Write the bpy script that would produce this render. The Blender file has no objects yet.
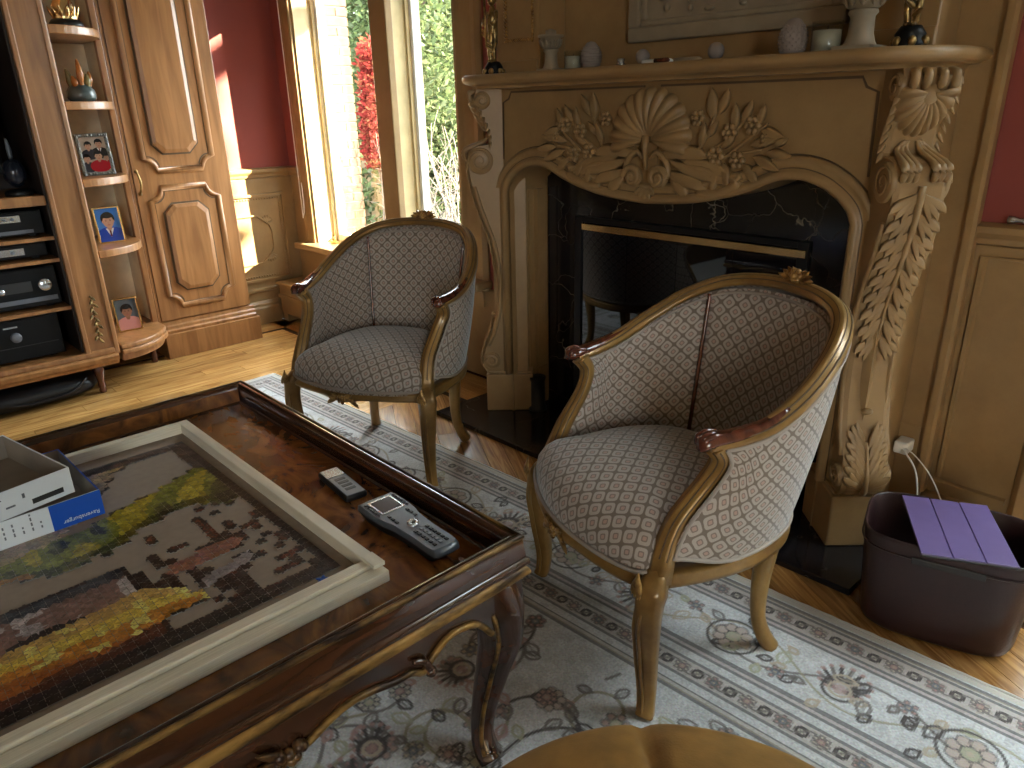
import bpy, math, random
import numpy as np
from mathutils import Vector, Matrix, noise
scene = bpy.context.scene
COL = scene.collection
random.seed(7)
rng = np.random.default_rng(11)
PI = math.pi

# ------------------------------------------------------------------ camera
CAM_H = 1.25
_R = Matrix(((0.68964, 0.24329, -0.68205), (0.72379, -0.26101, 0.63876), (-0.02247, -0.93415, -0.35617)))
cam_d = bpy.data.cameras.new('camera')
cam_d.sensor_width = 36.0
cam_d.lens = 729.0 / 1024 * 36.0
cam_d.clip_start = 0.02
cam = bpy.data.objects.new('camera', cam_d)
COL.objects.link(cam)
_r = Vector((_R[0][0], _R[1][0], _R[2][0]))
_u = -Vector((_R[0][1], _R[1][1], _R[2][1]))
_b = -Vector((_R[0][2], _R[1][2], _R[2][2]))
cam.matrix_world = Matrix(((_r.x, _u.x, _b.x, 0), (_r.y, _u.y, _b.y, 0), (_r.z, _u.z, _b.z, CAM_H), (0, 0, 0, 1)))
scene.camera = cam

# ------------------------------------------------------------------ sky, sun, exposure
SKY = 7.0
world = bpy.data.worlds.new('sky'); scene.world = world
world.use_nodes = True
wn = world.node_tree.nodes; wl = world.node_tree.links
bg = wn['Background']
bg.inputs['Color'].default_value = (0.86, 0.93, 1.0, 1)
bg.inputs['Strength'].default_value = SKY
sun_d = bpy.data.lights.new('sun', 'SUN')
sun_d.energy = 30.0; sun_d.angle = math.radians(0.6); sun_d.color = (1.0, 0.84, 0.62)
sun = bpy.data.objects.new('sun', sun_d); COL.objects.link(sun)
_el = math.radians(22)
SUN_DIR = Vector((-0.655 * math.cos(_el), -0.755 * math.cos(_el), -math.sin(_el))).normalized()
sun.rotation_euler = SUN_DIR.to_track_quat('-Z', 'Y').to_euler()
sun.location = (4, 12, 8)
def portal(name, loc, sx, sy, rot):
    d = bpy.data.lights.new(name, 'AREA'); d.shape = 'RECTANGLE'; d.size = sx; d.size_y = sy
    d.cycles.is_portal = True
    o = bpy.data.objects.new(name, d); COL.objects.link(o); o.location = loc; o.rotation_euler = rot
    return o
scene.view_settings.view_transform = 'Standard'
scene.view_settings.look = 'None'
scene.view_settings.exposure = 1.85
scene.view_settings.gamma = 1.0
scene.view_settings.use_curve_mapping = False
# daylight comes in through the window openings of the room
portal('portal_back_window_a', (-3.385, 2.46, 1.22), 1.45, 1.5, (-PI/2, 0, 0))
portal('portal_back_window_b', (1.03, 2.46, 1.27), 2.6, 2.4, (-PI/2, 0, 0))
portal('portal_fill_window', (2.66, -1.8, 1.45), 1.7, 1.0, (0, PI/2, 0))

# ------------------------------------------------------------------ helpers
def V(*a): return Vector(a)
def catmull(pts, n=6, closed=False):
    P = [Vector(p) for p in pts]; out = []
    N = len(P)
    segs = N if closed else N - 1
    for i in range(segs):
        if closed:
            p0, p1, p2, p3 = P[(i-1) % N], P[i], P[(i+1) % N], P[(i+2) % N]
        else:
            p0, p1, p2, p3 = P[max(i-1, 0)], P[i], P[i+1], P[min(i+2, N-1)]
        for k in range(n):
            t = k / n
            out.append(0.5 * ((2*p1) + (p2-p0)*t + (2*p0-5*p1+4*p2-p3)*t*t + (3*p1-p0-3*p2+p3)*t**3))
    if not closed: out.append(P[-1].copy())
    return out
def interp(xs, ys, x): return float(np.interp(x, xs, ys))
def lerp(a, b, t): return a + (b - a) * t

class MB:
    """collects shapes into one mesh"""
    def __init__(s): s.v = []; s.f = []; s.c = []; s.uv = {}; s.col = None; s.sm = []; s.smooth = True
    def add(s, verts, faces, smooth=None):
        o = len(s.v); s.v += [tuple(p) for p in verts]
        for f in faces:
            s.f.append(tuple(i + o for i in f)); s.c.append(s.col); s.sm.append(s.smooth if smooth is None else smooth)
        return o
    def box(s, x0, x1, y0, y1, z0, z1, M=None):
        vs = [Vector(p) for p in ((x0,y0,z0),(x1,y0,z0),(x1,y1,z0),(x0,y1,z0),(x0,y0,z1),(x1,y0,z1),(x1,y1,z1),(x0,y1,z1))]
        if M is not None: vs = [M @ p for p in vs]
        s.add(vs, [(0,3,2,1),(4,5,6,7),(0,1,5,4),(1,2,6,5),(2,3,7,6),(3,0,4,7)], False); return s
    def prism(s, pts, fn, d0, d1, smooth=False):
        """closed 2-D outline, fn(a,b,d)->3-D, extruded from d0 to d1"""
        n = len(pts)
        vs = [fn(a, b, d0) for a, b in pts] + [fn(a, b, d1) for a, b in pts]
        s.add(vs, [tuple(range(n-1, -1, -1)), tuple(range(n, 2*n))], False)
        o = len(s.v) - 2*n
        for i in range(n):
            j = (i+1) % n
            s.f.append((o+i, o+j, o+n+j, o+n+i)); s.c.append(s.col); s.sm.append(smooth)
        return s
    def sweep(s, path, prof, up=(0,0,1), closed=False, caps=True, scale=None, smooth=True):
        """profile (side, up) carried along path; side = tangent x up"""
        P = [Vector(p) for p in path]; n = len(P); m = len(prof); up = Vector(up); vs = []
        for i, p in enumerate(P):
            if closed: t = P[(i+1) % n] - P[i-1]
            else: t = P[min(i+1, n-1)] - P[max(i-1, 0)]
            if t.length < 1e-9: t = Vector((1,0,0))
            t.normalize()
            sd = t.cross(up)
            if sd.length < 1e-6: sd = Vector((1,0,0))
            sd.normalize(); u2 = sd.cross(t).normalized()
            # mitre for sharp corners
            k = 1.0
            if 0 < i < n-1 or closed:
                a = (P[i] - P[i-1]); b = (P[(i+1) % n] - P[i])
                if a.length > 1e-9 and b.length > 1e-9:
                    c = max(-1, min(1, a.normalized().dot(b.normalized()))); k = min(1/ max(0.35, math.sqrt((1+c)/2)), 2.0)
            sc = scale[i] if scale else 1.0
            for (a_, b_) in prof: vs.append(p + sd*(a_*k*sc) + u2*(b_*sc))
        fs = []
        for i in range(n if closed else n-1):
            for j in range(m):
                fs.append((i*m+j, i*m+(j+1) % m, ((i+1) % n)*m+(j+1) % m, ((i+1) % n)*m+j))
        s.add(vs, fs, smooth)
        if caps and not closed:
            o = len(s.v) - n*m
            s.f.append(tuple(o+j for j in range(m-1, -1, -1))); s.c.append(s.col); s.sm.append(False)
            s.f.append(tuple(o+(n-1)*m+j for j in range(m))); s.c.append(s.col); s.sm.append(False)
        return s
    def tube(s, path, r, n=8, up=(0,0,1), ry=None, closed=False):
        P = [Vector(p) for p in path]
        rr = r if isinstance(r, (list, tuple)) else [r]*len(P)
        if len(rr) != len(P): rr = [float(np.interp(i/(len(P)-1), np.linspace(0,1,len(rr)), rr)) for i in range(len(P))]
        k = 1.0 if ry is None else ry
        prof = [(math.cos(2*PI*j/n), k*math.sin(2*PI*j/n)) for j in range(n)]
        t0 = (P[-1]-P[0])
        upv = Vector(up)
        if not closed and t0.length > 1e-9 and abs(t0.normalized().dot(upv)) > 0.9 : upv = Vector((0,1,0)) if abs(t0.normalized().y) < 0.8 else Vector((1,0,0))
        return s.sweep(P, prof, upv, closed, True, rr)
    def lathe(s, prof, c=(0,0,0), n=20, M=None):
        c = Vector(c); vs = []; m = len(prof)
        for j in range(n):
            a = 2*PI*j/n
            for r, z in prof:
                p = Vector((r*math.cos(a), r*math.sin(a), z)); vs.append((M @ p if M is not None else p) + c)
        fs = [(j*m+i, ((j+1) % n)*m+i, ((j+1) % n)*m+i+1, j*m+i+1) for j in range(n) for i in range(m-1)]
        s.add(vs, fs, True); return s
    def ball(s, c, rx, ry=None, rz=None, n=12, m=8, M=None):
        ry = rx if ry is None else ry; rz = rx if rz is None else rz
        prof = [(math.sin(PI*i/m), -math.cos(PI*i/m)) for i in range(m+1)]
        D = Matrix.Diagonal((rx, ry, rz)); D = (M @ D) if M is not None else D
        return s.lathe([(max(a, 1e-4), b) for a, b in prof], c, n, D)
    def leaf(s, base, d, nrm, L, W, curl=0.0, ridge=0.25, th=None, n=6, tipw=0.0, bend=0.0, peak=0.45):
        """a carved / natural leaf: almond outline, domed cross-section, closed underside"""
        base = Vector(base); d = Vector(d).normalized(); nrm = Vector(nrm); nrm = (nrm - d*nrm.dot(d)).normalized(); sd = d.cross(nrm)
        th = W*0.35 if th is None else th
        vs = []; 
        for i in range(n+1):
            t = i/n
            w = W*0.5*(math.sin(PI*min(1, max(0, t))**(math.log(0.5)/math.log(peak)))**0.8 if 0 < t < 1 else 0) + tipw*0.5*t
            w = max(w, W*0.04)
            c = base + d*(L*t) + nrm*(curl*L*t*t) + sd*(bend*L*math.sin(PI*t*0.5)**2)
            h = th*math.sin(PI*(0.12+0.8*t))
            vs += [c - sd*w, c - sd*w*0.5 + nrm*h*0.9, c + nrm*h*(1-ridge), c + sd*w*0.5 + nrm*h*0.9, c + sd*w]
        fs = []
        for i in range(n):
            for j in range(4): fs.append((i*5+j, i*5+j+1, (i+1)*5+j+1, (i+1)*5+j))
            fs.append((i*5+4, i*5, (i+1)*5, (i+1)*5+4))
        fs.append((0, 1, 2, 3, 4)); fs.append(tuple(n*5+j for j in (4,3,2,1,0)))
        s.add(vs, fs, True); return s
    def spiral(s, c, a, b, r0, turns, tr, n=26, out=None):
        """volute relief in the plane of unit vectors a, b round c"""
        c = Vector(c); a = Vector(a); b = Vector(b); pth = []
        for i in range(n+1):
            t = i/n; ang = 2*PI*turns*t; r = r0*(1-0.88*t)
            pth.append(c + a*(r*math.cos(ang)) + b*(r*math.sin(ang)))
        s.tube(pth, [tr*(1-0.5*i/n) for i in range(n+1)], 6, up=a.cross(b)); return s
    def grid(s, fn, nu, nv, uvfn=None, closed_u=False, flip=False):
        o = len(s.v); vs = []
        for i in range(nu + (0 if closed_u else 1)):
            for j in range(nv+1): vs.append(fn(i/nu, j/nv))
        W = nv+1; N = nu if closed_u else nu+1; fs = []
        for i in range(nu):
            for j in range(nv):
                q = (i*W+j, ((i+1) % N)*W+j, ((i+1) % N)*W+j+1, i*W+j+1)
                fs.append(q[::-1] if flip else q)
        s.add(vs, fs, True)
        if uvfn:
            for i in range(N):
                for j in range(W): s.uv[o+i*W+j] = uvfn(i/nu, j/nv)
        return s
    def build(s, name, mat, parent=None, local=False, bevel=0.0, label=None):
        me = bpy.data.meshes.new(name); me.from_pydata(s.v, [], s.f); 
        me.polygons.foreach_set('use_smooth', s.sm)
        if any(c is not None for c in s.c):
            ca = me.color_attributes.new('Col', 'FLOAT_COLOR', 'CORNER'); arr = []
            for p, c in zip(s.f, s.c):
                c = c or (0.5,0.5,0.5); arr += [c[0], c[1], c[2], 1.0]*len(p)
            ca.data.foreach_set('color', arr)
        if s.uv:
            ul = me.uv_layers.new(name='UVMap'); dat = np.zeros(len(me.loops)*2, dtype=np.float32)
            li = np.zeros(len(me.loops), dtype=np.int32); me.loops.foreach_get('vertex_index', li)
            for k, vi in enumerate(li):
                if vi in s.uv: dat[2*k], dat[2*k+1] = s.uv[vi]
            ul.data.foreach_set('uv', dat)
        me.update()
        if mat is not None: me.materials.append(mat)
        return link(me, name, parent, local, bevel, label)
def link(me, name, parent=None, local=False, bevel=0.0, label=None):
    o = bpy.data.objects.new(name, me); COL.objects.link(o)
    if parent is not None:
        o.parent = parent
        if not local: o.matrix_parent_inverse = worldm(parent).inverted()
    if bevel:
        b = o.modifiers.new('bevel', 'BEVEL'); b.width = bevel; b.segments = 2; b.limit_method = 'ANGLE'; b.angle_limit = 0.7
    if label: o['label'] = label
    return o
def worldm(o):
    m = o.matrix_basis.copy() if o.parent is None else worldm(o.parent) @ o.matrix_parent_inverse @ o.matrix_basis
    return m
def thing(name, label, cat, loc=(0,0,0), rotz=0.0, group=None):
    o = bpy.data.objects.new(name, None); COL.objects.link(o); o.empty_display_size = 0.05
    o.location = loc; o.rotation_euler = (0,0,rotz)
    return tag(o, label, cat, group)
def tag(o, label=None, cat=None, group=None, kind=None):
    if label: o['label'] = label
    if cat: o['category'] = cat
    if group: o['group'] = group
    if kind: o['kind'] = kind
    return o
def struct(o, label=None):
    o['kind'] = 'structure'
    if label: o['label'] = label
    return o
def copy_tree(o, parent=None):
    c = o.copy(); COL.objects.link(c)
    if parent is not None:
        c.parent = parent; c.matrix_parent_inverse = o.matrix_parent_inverse.copy()
    for ch in list(o.children): copy_tree(ch, c)
    return c
def B(name, mat, parent, *dims, bevel=0.003, label=None):
    return MB().box(*dims).build(name, mat, parent, bevel=bevel, label=label)

# ------------------------------------------------------------------ materials
def new_mat(name):
    m = bpy.data.materials.new(name); m.use_nodes = True
    return m, m.node_tree.nodes, m.node_tree.links, m.node_tree.nodes['Principled BSDF']
def ramp(nd, stops):
    e = nd.color_ramp.elements
    while len(e) < len(stops): e.new(0.5)
    for el, (p, c) in zip(e, stops): el.position = p; el.color = (c[0], c[1], c[2], 1)
def plain(name, col, rough=0.5, metal=0.0, coat=0.0, var=0.12, scale=12.0, bump=0.0, stretch=(1,1,1), trans=0.0, spec=0.5, bscale=None):
    """noise-mottled paint / plastic / stone / metal"""
    m, n, l, p = new_mat(name)
    tc = n.new('ShaderNodeTexCoord'); mp = n.new('ShaderNodeMapping'); l.new(tc.outputs['Object'], mp.inputs['Vector'])
    mp.inputs['Scale'].default_value = stretch
    nz = n.new('ShaderNodeTexNoise'); nz.inputs['Scale'].default_value = scale; nz.inputs['Detail'].default_value = 4
    l.new(mp.outputs[0], nz.inputs['Vector'])
    cr = n.new('ShaderNodeValToRGB'); l.new(nz.outputs['Fac'], cr.inputs[0])
    a = tuple(c*(1-var) for c in col); b = tuple(min(1, c*(1+var)) for c in col)
    ramp(cr, [(0.3, a), (0.7, b)]); l.new(cr.outputs[0], p.inputs['Base Color'])
    p.inputs['Roughness'].default_value = rough; p.inputs['Metallic'].default_value = metal
    p.inputs['Coat Weight'].default_value = coat; p.inputs['Coat Roughness'].default_value = 0.12
    p.inputs['Transmission Weight'].default_value = trans; p.inputs['Specular IOR Level'].default_value = spec
    if bump:
        bp = n.new('ShaderNodeBump'); bp.inputs['Strength'].default_value = bump; bp.inputs['Distance'].default_value = 0.004
        nb = nz
        if bscale:
            nb = n.new('ShaderNodeTexNoise'); nb.inputs['Scale'].default_value = bscale; l.new(mp.outputs[0], nb.inputs['Vector'])
        l.new(nb.outputs['Fac'], bp.inputs['Height']); l.new(bp.outputs[0], p.inputs['Normal'])
    return m
def wood(name, dark, light, rough=0.4, coat=0.2, stretch=(12,12,1.2), scale=3.0, dist=1.2, rand=0.0, rotz=0.0):
    m, n, l, p = new_mat(name)
    tc = n.new('ShaderNodeTexCoord'); mp = n.new('ShaderNodeMapping'); m0 = n.new('ShaderNodeMapping'); m0.inputs['Rotation'].default_value = (0,0,rotz); l.new(tc.outputs['Object'], m0.inputs['Vector']); l.new(m0.outputs[0], mp.inputs['Vector'])
    mp.inputs['Scale'].default_value = stretch
    vec = mp.outputs[0]
    if rand:
        oi = n.new('ShaderNodeObjectInfo'); ad = n.new('ShaderNodeVectorMath'); ad.operation = 'MULTIPLY_ADD'
        ad.inputs[0].default_value = (37, 53, 71); l.new(oi.outputs['Random'], ad.inputs[1]); l.new(vec, ad.inputs[2]); vec = ad.outputs[0]
    nz = n.new('ShaderNodeTexNoise'); nz.inputs['Scale'].default_value = scale; nz.inputs['Detail'].default_value = 6
    nz.inputs['Distortion'].default_value = dist; l.new(vec, nz.inputs['Vector'])
    cr = n.new('ShaderNodeValToRGB'); l.new(nz.outputs['Fac'], cr.inputs[0]); ramp(cr, [(0.32, dark), (0.66, light)])
    out = cr.outputs[0]
    if rand:
        hs = n.new('ShaderNodeHueSaturation'); mr = n.new('ShaderNodeMapRange')
        l.new(oi.outputs['Random'], mr.inputs['Value']); mr.inputs['To Min'].default_value = 1-rand; mr.inputs['To Max'].default_value = 1+rand
        l.new(mr.outputs[0], hs.inputs['Value']); l.new(out, hs.inputs['Color']); out = hs.outputs[0]
    l.new(out, p.inputs['Base Color'])
    p.inputs['Roughness'].default_value = rough; p.inputs['Coat Weight'].default_value = coat; p.inputs['Coat Roughness'].default_value = 0.15
    bp = n.new('ShaderNodeBump'); bp.inputs['Strength'].default_value = 0.08; bp.inputs['Distance'].default_value = 0.002
    l.new(nz.outputs['Fac'], bp.inputs['Height']); l.new(bp.outputs[0], p.inputs['Normal'])
    return m
def two_tone(name, ca, cb, scale, lo, hi, rough=0.4, metal=0.0, coat=0.0, stretch=(1,1,1)):
    """worn finish: colour a breaking through colour b"""
    m, n, l, p = new_mat(name)
    tc = n.new('ShaderNodeTexCoord'); mp = n.new('ShaderNodeMapping'); l.new(tc.outputs['Object'], mp.inputs['Vector'])
    mp.inputs['Scale'].default_value = stretch
    nz = n.new('ShaderNodeTexNoise'); nz.inputs['Scale'].default_value = scale; nz.inputs['Detail'].default_value = 8; nz.inputs['Roughness'].default_value = 0.65
    l.new(mp.outputs[0], nz.inputs['Vector'])
    cr = n.new('ShaderNodeValToRGB'); l.new(nz.outputs['Fac'], cr.inputs[0]); ramp(cr, [(lo, ca), (hi, cb)])
    l.new(cr.outputs[0], p.inputs['Base Color'])
    p.inputs['Roughness'].default_value = rough; p.inputs['Metallic'].default_value = metal; p.inputs['Coat Weight'].default_value = coat
    return m
def vcol(name, rough=0.6, coat=0.0, bump=0.0, bscale=400.0, sheen=0.0):
    m, n, l, p = new_mat(name)
    a = n.new('ShaderNodeAttribute'); a.attribute_name = 'Col'
    nz = n.new('ShaderNodeTexNoise'); nz.inputs['Scale'].default_value = bscale
    tc = n.new('ShaderNodeTexCoord'); l.new(tc.outputs['Object'], nz.inputs['Vector'])
    mx = n.new('ShaderNodeMixRGB'); mx.blend_type = 'MULTIPLY'; mx.inputs[0].default_value = 0.3
    l.new(a.outputs['Color'], mx.inputs[1]); l.new(nz.outputs['Color'], mx.inputs[2]); l.new(mx.outputs[0], p.inputs['Base Color'])
    p.inputs['Roughness'].default_value = rough; p.inputs['Coat Weight'].default_value = coat; p.inputs['Sheen Weight'].default_value = sheen
    if bump:
        bp = n.new('ShaderNodeBump'); bp.inputs['Strength'].default_value = bump; bp.inputs['Distance'].default_value = 0.003
        l.new(nz.outputs['Fac'], bp.inputs['Height']); l.new(bp.outputs[0], p.inputs['Normal'])
    return m
def marble(name):
    m, n, l, p = new_mat(name)
    tc = n.new('ShaderNodeTexCoord')
    n1 = n.new('ShaderNodeTexNoise'); n1.inputs['Scale'].default_value = 2.2; n1.inputs['Detail'].default_value = 5; l.new(tc.outputs['Object'], n1.inputs['Vector'])
    ad = n.new('ShaderNodeVectorMath'); ad.operation = 'MULTIPLY_ADD'; ad.inputs[1].default_value = (0.9,0.9,0.4)
    l.new(n1.outputs['Color'], ad.inputs[0]); l.new(tc.outputs['Object'], ad.inputs[2])
    vo = n.new('ShaderNodeTexVoronoi'); vo.feature = 'DISTANCE_TO_EDGE'; vo.inputs['Scale'].default_value = 4.2; l.new(ad.outputs[0], vo.inputs['Vector'])
    cr = n.new('ShaderNodeValToRGB'); l.new(vo.outputs['Distance'], cr.inputs[0]); ramp(cr, [(0.0, (0.20,0.165,0.12)), (0.007, (0.010,0.009,0.009))])
    n2 = n.new('ShaderNodeTexNoise'); n2.inputs['Scale'].default_value = 5.0; l.new(tc.outputs['Object'], n2.inputs['Vector'])
    c2 = n.new('ShaderNodeValToRGB'); l.new(n2.outputs['Fac'], c2.inputs[0]); ramp(c2, [(0.40, (0,0,0)), (0.60, (1,1,1))])
    mx = n.new('ShaderNodeMixRGB'); l.new(c2.outputs[0], mx.inputs[0]); mx.inputs[1].default_value = (0.010,0.009,0.010,1); l.new(cr.outputs[0], mx.inputs[2])
    l.new(mx.outputs[0], p.inputs['Base Color']); p.inputs['Roughness'].default_value = 0.12
    return m
def fabric(name):
    """woven trellis of rounded diamonds, each with a small square in its middle"""
    m, n, l, p = new_mat(name)
    uv = n.new('ShaderNodeUVMap'); uv.uv_map = 'UVMap'
    sx = n.new('ShaderNodeSeparateXYZ'); l.new(uv.outputs[0], sx.inputs[0])
    def mt(op, a, b=None, c=None):
        k = n.new('ShaderNodeMath'); k.operation = op
        for i, q in enumerate((a, b, c)):
            if q is None: continue
            if isinstance(q, (int, float)): k.inputs[i].default_value = q
            else: l.new(q, k.inputs[i])
        return k.outputs[0]
    S = 1/0.045
    a = mt('MULTIPLY', mt('ADD', sx.outputs[0], sx.outputs[1]), S); b = mt('MULTIPLY', mt('SUBTRACT', sx.outputs[0], sx.outputs[1]), S)
    fa = mt('ABSOLUTE', mt('SUBTRACT', mt('FRACT', a), 0.5)); fb = mt('ABSOLUTE', mt('SUBTRACT', mt('FRACT', b), 0.5))
    d = mt('POWER', mt('ADD', mt('POWER', fa, 4.0), mt('POWER', fb, 4.0)), 0.25)
    cr = n.new('ShaderNodeValToRGB'); l.new(d, cr.inputs[0]); cr.color_ramp.interpolation = 'LINEAR'
    net = (0.17,0.132,0.105); lite = (0.40,0.35,0.305); mid = (0.22,0.172,0.14); pink = (0.40,0.27,0.225)
    ramp(cr, [(0.0, pink), (0.12, pink), (0.14, mid), (0.20, mid), (0.22, lite), (0.415, lite), (0.445, net), (1.0, net)])
    nz = n.new('ShaderNodeTexNoise'); nz.inputs['Scale'].default_value = 900; l.new(uv.outputs[0], nz.inputs['Vector'])
    mx = n.new('ShaderNodeMixRGB'); mx.blend_type = 'OVERLAY'; mx.inputs[0].default_value = 0.5
    l.new(cr.outputs[0], mx.inputs[1]); l.new(nz.outputs['Fac'], mx.inputs[2]); l.new(mx.outputs[0], p.inputs['Base Color'])
    p.inputs['Roughness'].default_value = 0.62; p.inputs['Sheen Weight'].default_value = 0.5; p.inputs['Sheen Tint'].default_value = (0.8,0.92,1.0,1); p.inputs['Sheen Roughness'].default_value = 0.4
    p.inputs['Specular IOR Level'].default_value = 0.3
    bp = n.new('ShaderNodeBump'); bp.inputs['Strength'].default_value = 0.25; bp.inputs['Distance'].default_value = 0.002
    l.new(cr.outputs[0], bp.inputs['Height']); l.new(bp.outputs[0], p.inputs['Normal'])
    return m
def glass_pane(name):
    m, n, l, p = new_mat(name)
    tr = n.new('ShaderNodeBsdfTransparent'); tr.inputs[0].default_value = (0.95,0.98,0.97,1)
    gl = n.new('ShaderNodeBsdfGlossy'); gl.inputs['Roughness'].default_value = 0.02
    lw = n.new('ShaderNodeLayerWeight'); lw.inputs['Blend'].default_value = 0.5
    pw_ = n.new('ShaderNodeMath'); pw_.operation = 'POWER'; l.new(lw.outputs['Facing'], pw_.inputs[0]); pw_.inputs[1].default_value = 5.0
    ma = n.new('ShaderNodeMath'); ma.operation = 'MULTIPLY_ADD'; l.new(pw_.outputs[0], ma.inputs[0]); ma.inputs[1].default_value = 0.9; ma.inputs[2].default_value = 0.04
    mx = n.new('ShaderNodeMixShader'); l.new(ma.outputs[0], mx.inputs[0]); l.new(tr.outputs[0], mx.inputs[1]); l.new(gl.outputs[0], mx.inputs[2])
    l.new(mx.outputs[0], n['Material Output'].inputs['Surface']); return m
def foliage(name):
    m, n, l, p = new_mat(name)
    a = n.new('ShaderNodeAttribute'); a.attribute_name = 'Col'
    df = n.new('ShaderNodeBsdfDiffuse'); tl = n.new('ShaderNodeBsdfTranslucent'); mx = n.new('ShaderNodeMixShader'); mx.inputs[0].default_value = 0.45
    l.new(a.outputs['Color'], df.inputs[0]); l.new(a.outputs['Color'], tl.inputs[0]); l.new(df.outputs[0], mx.inputs[1]); l.new(tl.outputs[0], mx.inputs[2])
    l.new(mx.outputs[0], n['Material Output'].inputs['Surface']); return m
M = {}
M['tan'] = two_tone('antique_tan_paint', (0.25,0.152,0.064), (0.34,0.214,0.094), 6, 0.3, 0.7, 0.42)
M['groove'] = plain('brown_glaze', (0.10,0.06,0.03), 0.6)
M['red'] = plain('brick_red_wall_paint', (0.27,0.058,0.046), 0.75, scale=4, var=0.06)
M['ceil'] = plain('ceiling_paint', (0.42,0.36,0.28), 0.8)
M['oak'] = wood('oak_floor', (0.30,0.135,0.036), (0.60,0.34,0.11), 0.22, 0.35, (14,1.0,14), 3.2, 1.6, 0.22)
M['oak_d'] = wood('oak_floor_diagonal', (0.20,0.085,0.022), (0.46,0.24,0.075), 0.24, 0.35, (1.0,14,14), 3.2, 1.6, 0.25, math.atan2(0.51,0.86))
M['walnut'] = wood('walnut_inlay', (0.03,0.012,0.006), (0.08,0.035,0.015), 0.25, 0.3)
M['cab'] = wood('cabinet_cherry', (0.235,0.100,0.032), (0.39,0.178,0.062), 0.38, 0.25, (9,9,0.8), 3.0, 0.8)
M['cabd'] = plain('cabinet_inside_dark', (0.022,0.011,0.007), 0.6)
M['cream'] = plain('shelf_back_cream', (0.74,0.64,0.46), 0.6)
M['gilt'] = two_tone('chair_gilt_wood', (0.13,0.062,0.017), (0.40,0.235,0.07), 5, 0.25, 0.65, 0.34, 0.25, 0.2)
M['armwood'] = wood('arm_mahogany', (0.05,0.012,0.006), (0.13,0.035,0.018), 0.2, 0.6)
M['giltd'] = two_tone('gilt_carving', (0.10,0.04,0.012), (0.52,0.31,0.10), 40, 0.35, 0.6, 0.3, 0.5)
M['fab'] = fabric('trellis_fabric')
M['pipe'] = plain('piping_cord', (0.33,0.28,0.24), 0.6)
M['mah'] = wood('table_mahogany', (0.020,0.008,0.004), (0.072,0.026,0.011), 0.16, 0.5, (2,12,12), 2.0, 1.0)
M['mahy'] = wood('table_mahogany_y', (0.020,0.008,0.004), (0.072,0.026,0.011), 0.16, 0.5, (12,2,12), 2.0, 1.0)
M['burl'] = wood('burl_veneer', (0.05,0.016,0.005), (0.26,0.095,0.022), 0.14, 0.5, (3,5,3), 1.6, 3.5)
M['gband'] = two_tone('worn_gold_band', (0.028,0.012,0.005), (0.30,0.165,0.042), 7, 0.38, 0.58, 0.38, 0.4, 0, (1,1,5))
M['gworn'] = two_tone('rubbed_gold_edge', (0.022,0.009,0.004), (0.27,0.15,0.04), 9, 0.44, 0.64, 0.38, 0.4, 0, (1,1,6))
M['marble'] = marble('black_veined_marble')
M['brass'] = plain('polished_brass', (0.85,0.60,0.28), 0.22, 1.0)
M['fglass'] = plain('firebox_black_glass', (0.004,0.004,0.006), 0.03, spec=0.8)
M['black'] = plain('black_plastic', (0.005,0.005,0.006), 0.4, spec=0.4)
M['blackm'] = plain('black_metal', (0.003,0.003,0.0035), 0.5, spec=0.25)
M['silver'] = plain('silver_metal', (0.55,0.56,0.58), 0.25, 0.9)
M['grey'] = plain('grey_plastic', (0.12,0.13,0.15), 0.4)
M['white'] = plain('white_plastic', (0.75,0.74,0.70), 0.4)
M['maple'] = wood('pale_maple', (0.60,0.53,0.40), (0.74,0.67,0.53), 0.45, 0.1, (2,14,14), 3, 0.5)
M['felt'] = plain('taupe_felt', (0.26,0.198,0.148), 0.9, scale=60, var=0.06)
M['vcol'] = vcol('printed_card', 0.3, 0.35)
M['photo'] = vcol('photo_print', 0.2, 0.4)
M['rug'] = vcol('rug_pile', 0.95, 0.0, 0.5, 260, 0.25)
M['leather'] = plain('oxblood_leather', (0.024,0.009,0.009), 0.38, scale=50, bump=0.12, bscale=180)
M['purple'] = plain('violet_cover', (0.125,0.088,0.225), 0.4, scale=30, var=0.05)
M['velvet'] = plain('mustard_velvet', (0.34,0.17,0.03), 0.8, scale=25, var=0.18, bump=0.15, bscale=300)
M['velvet'].node_tree.nodes['Principled BSDF'].inputs['Sheen Weight'].default_value = 0.1
M['cardblue'] = plain('blue_card', (0.008,0.075,0.42), 0.4, var=0.05)
M['cardwhite'] = plain('white_card', (0.62,0.66,0.70), 0.5, var=0.03)
M['cardgrey'] = plain('grey_card', (0.24,0.20,0.16), 0.8)
M['ink'] = plain('black_ink', (0.02,0.02,0.02), 0.5)
M['stone'] = plain('pale_alabaster', (0.27,0.22,0.155), 0.5)
M['wax'] = plain('white_wax', (0.42,0.37,0.29), 0.35)
M['cglass'] = glass_pane('clear_glass')
M['bronze'] = two_tone('aged_gilt_bronze', (0.05,0.03,0.012), (0.45,0.30,0.11), 30, 0.35, 0.65, 0.3, 0.7)
M['bark'] = plain('tree_bark', (0.08,0.05,0.03), 0.9)
M['twig'] = plain('pale_twig', (0.12,0.095,0.07), 0.9)
M['lgreen'] = foliage('tree_foliage')
M['brick'] = plain('sunlit_brick', (0.085,0.043,0.020), 0.9, scale=8, var=0.25, bump=0.3, bscale=60)
M['mortar'] = plain('mortar', (0.11,0.095,0.075), 0.95)
M['snow'] = plain('outside_ground', (0.12,0.135,0.15), 0.9, scale=1.2, var=0.15)
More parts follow.
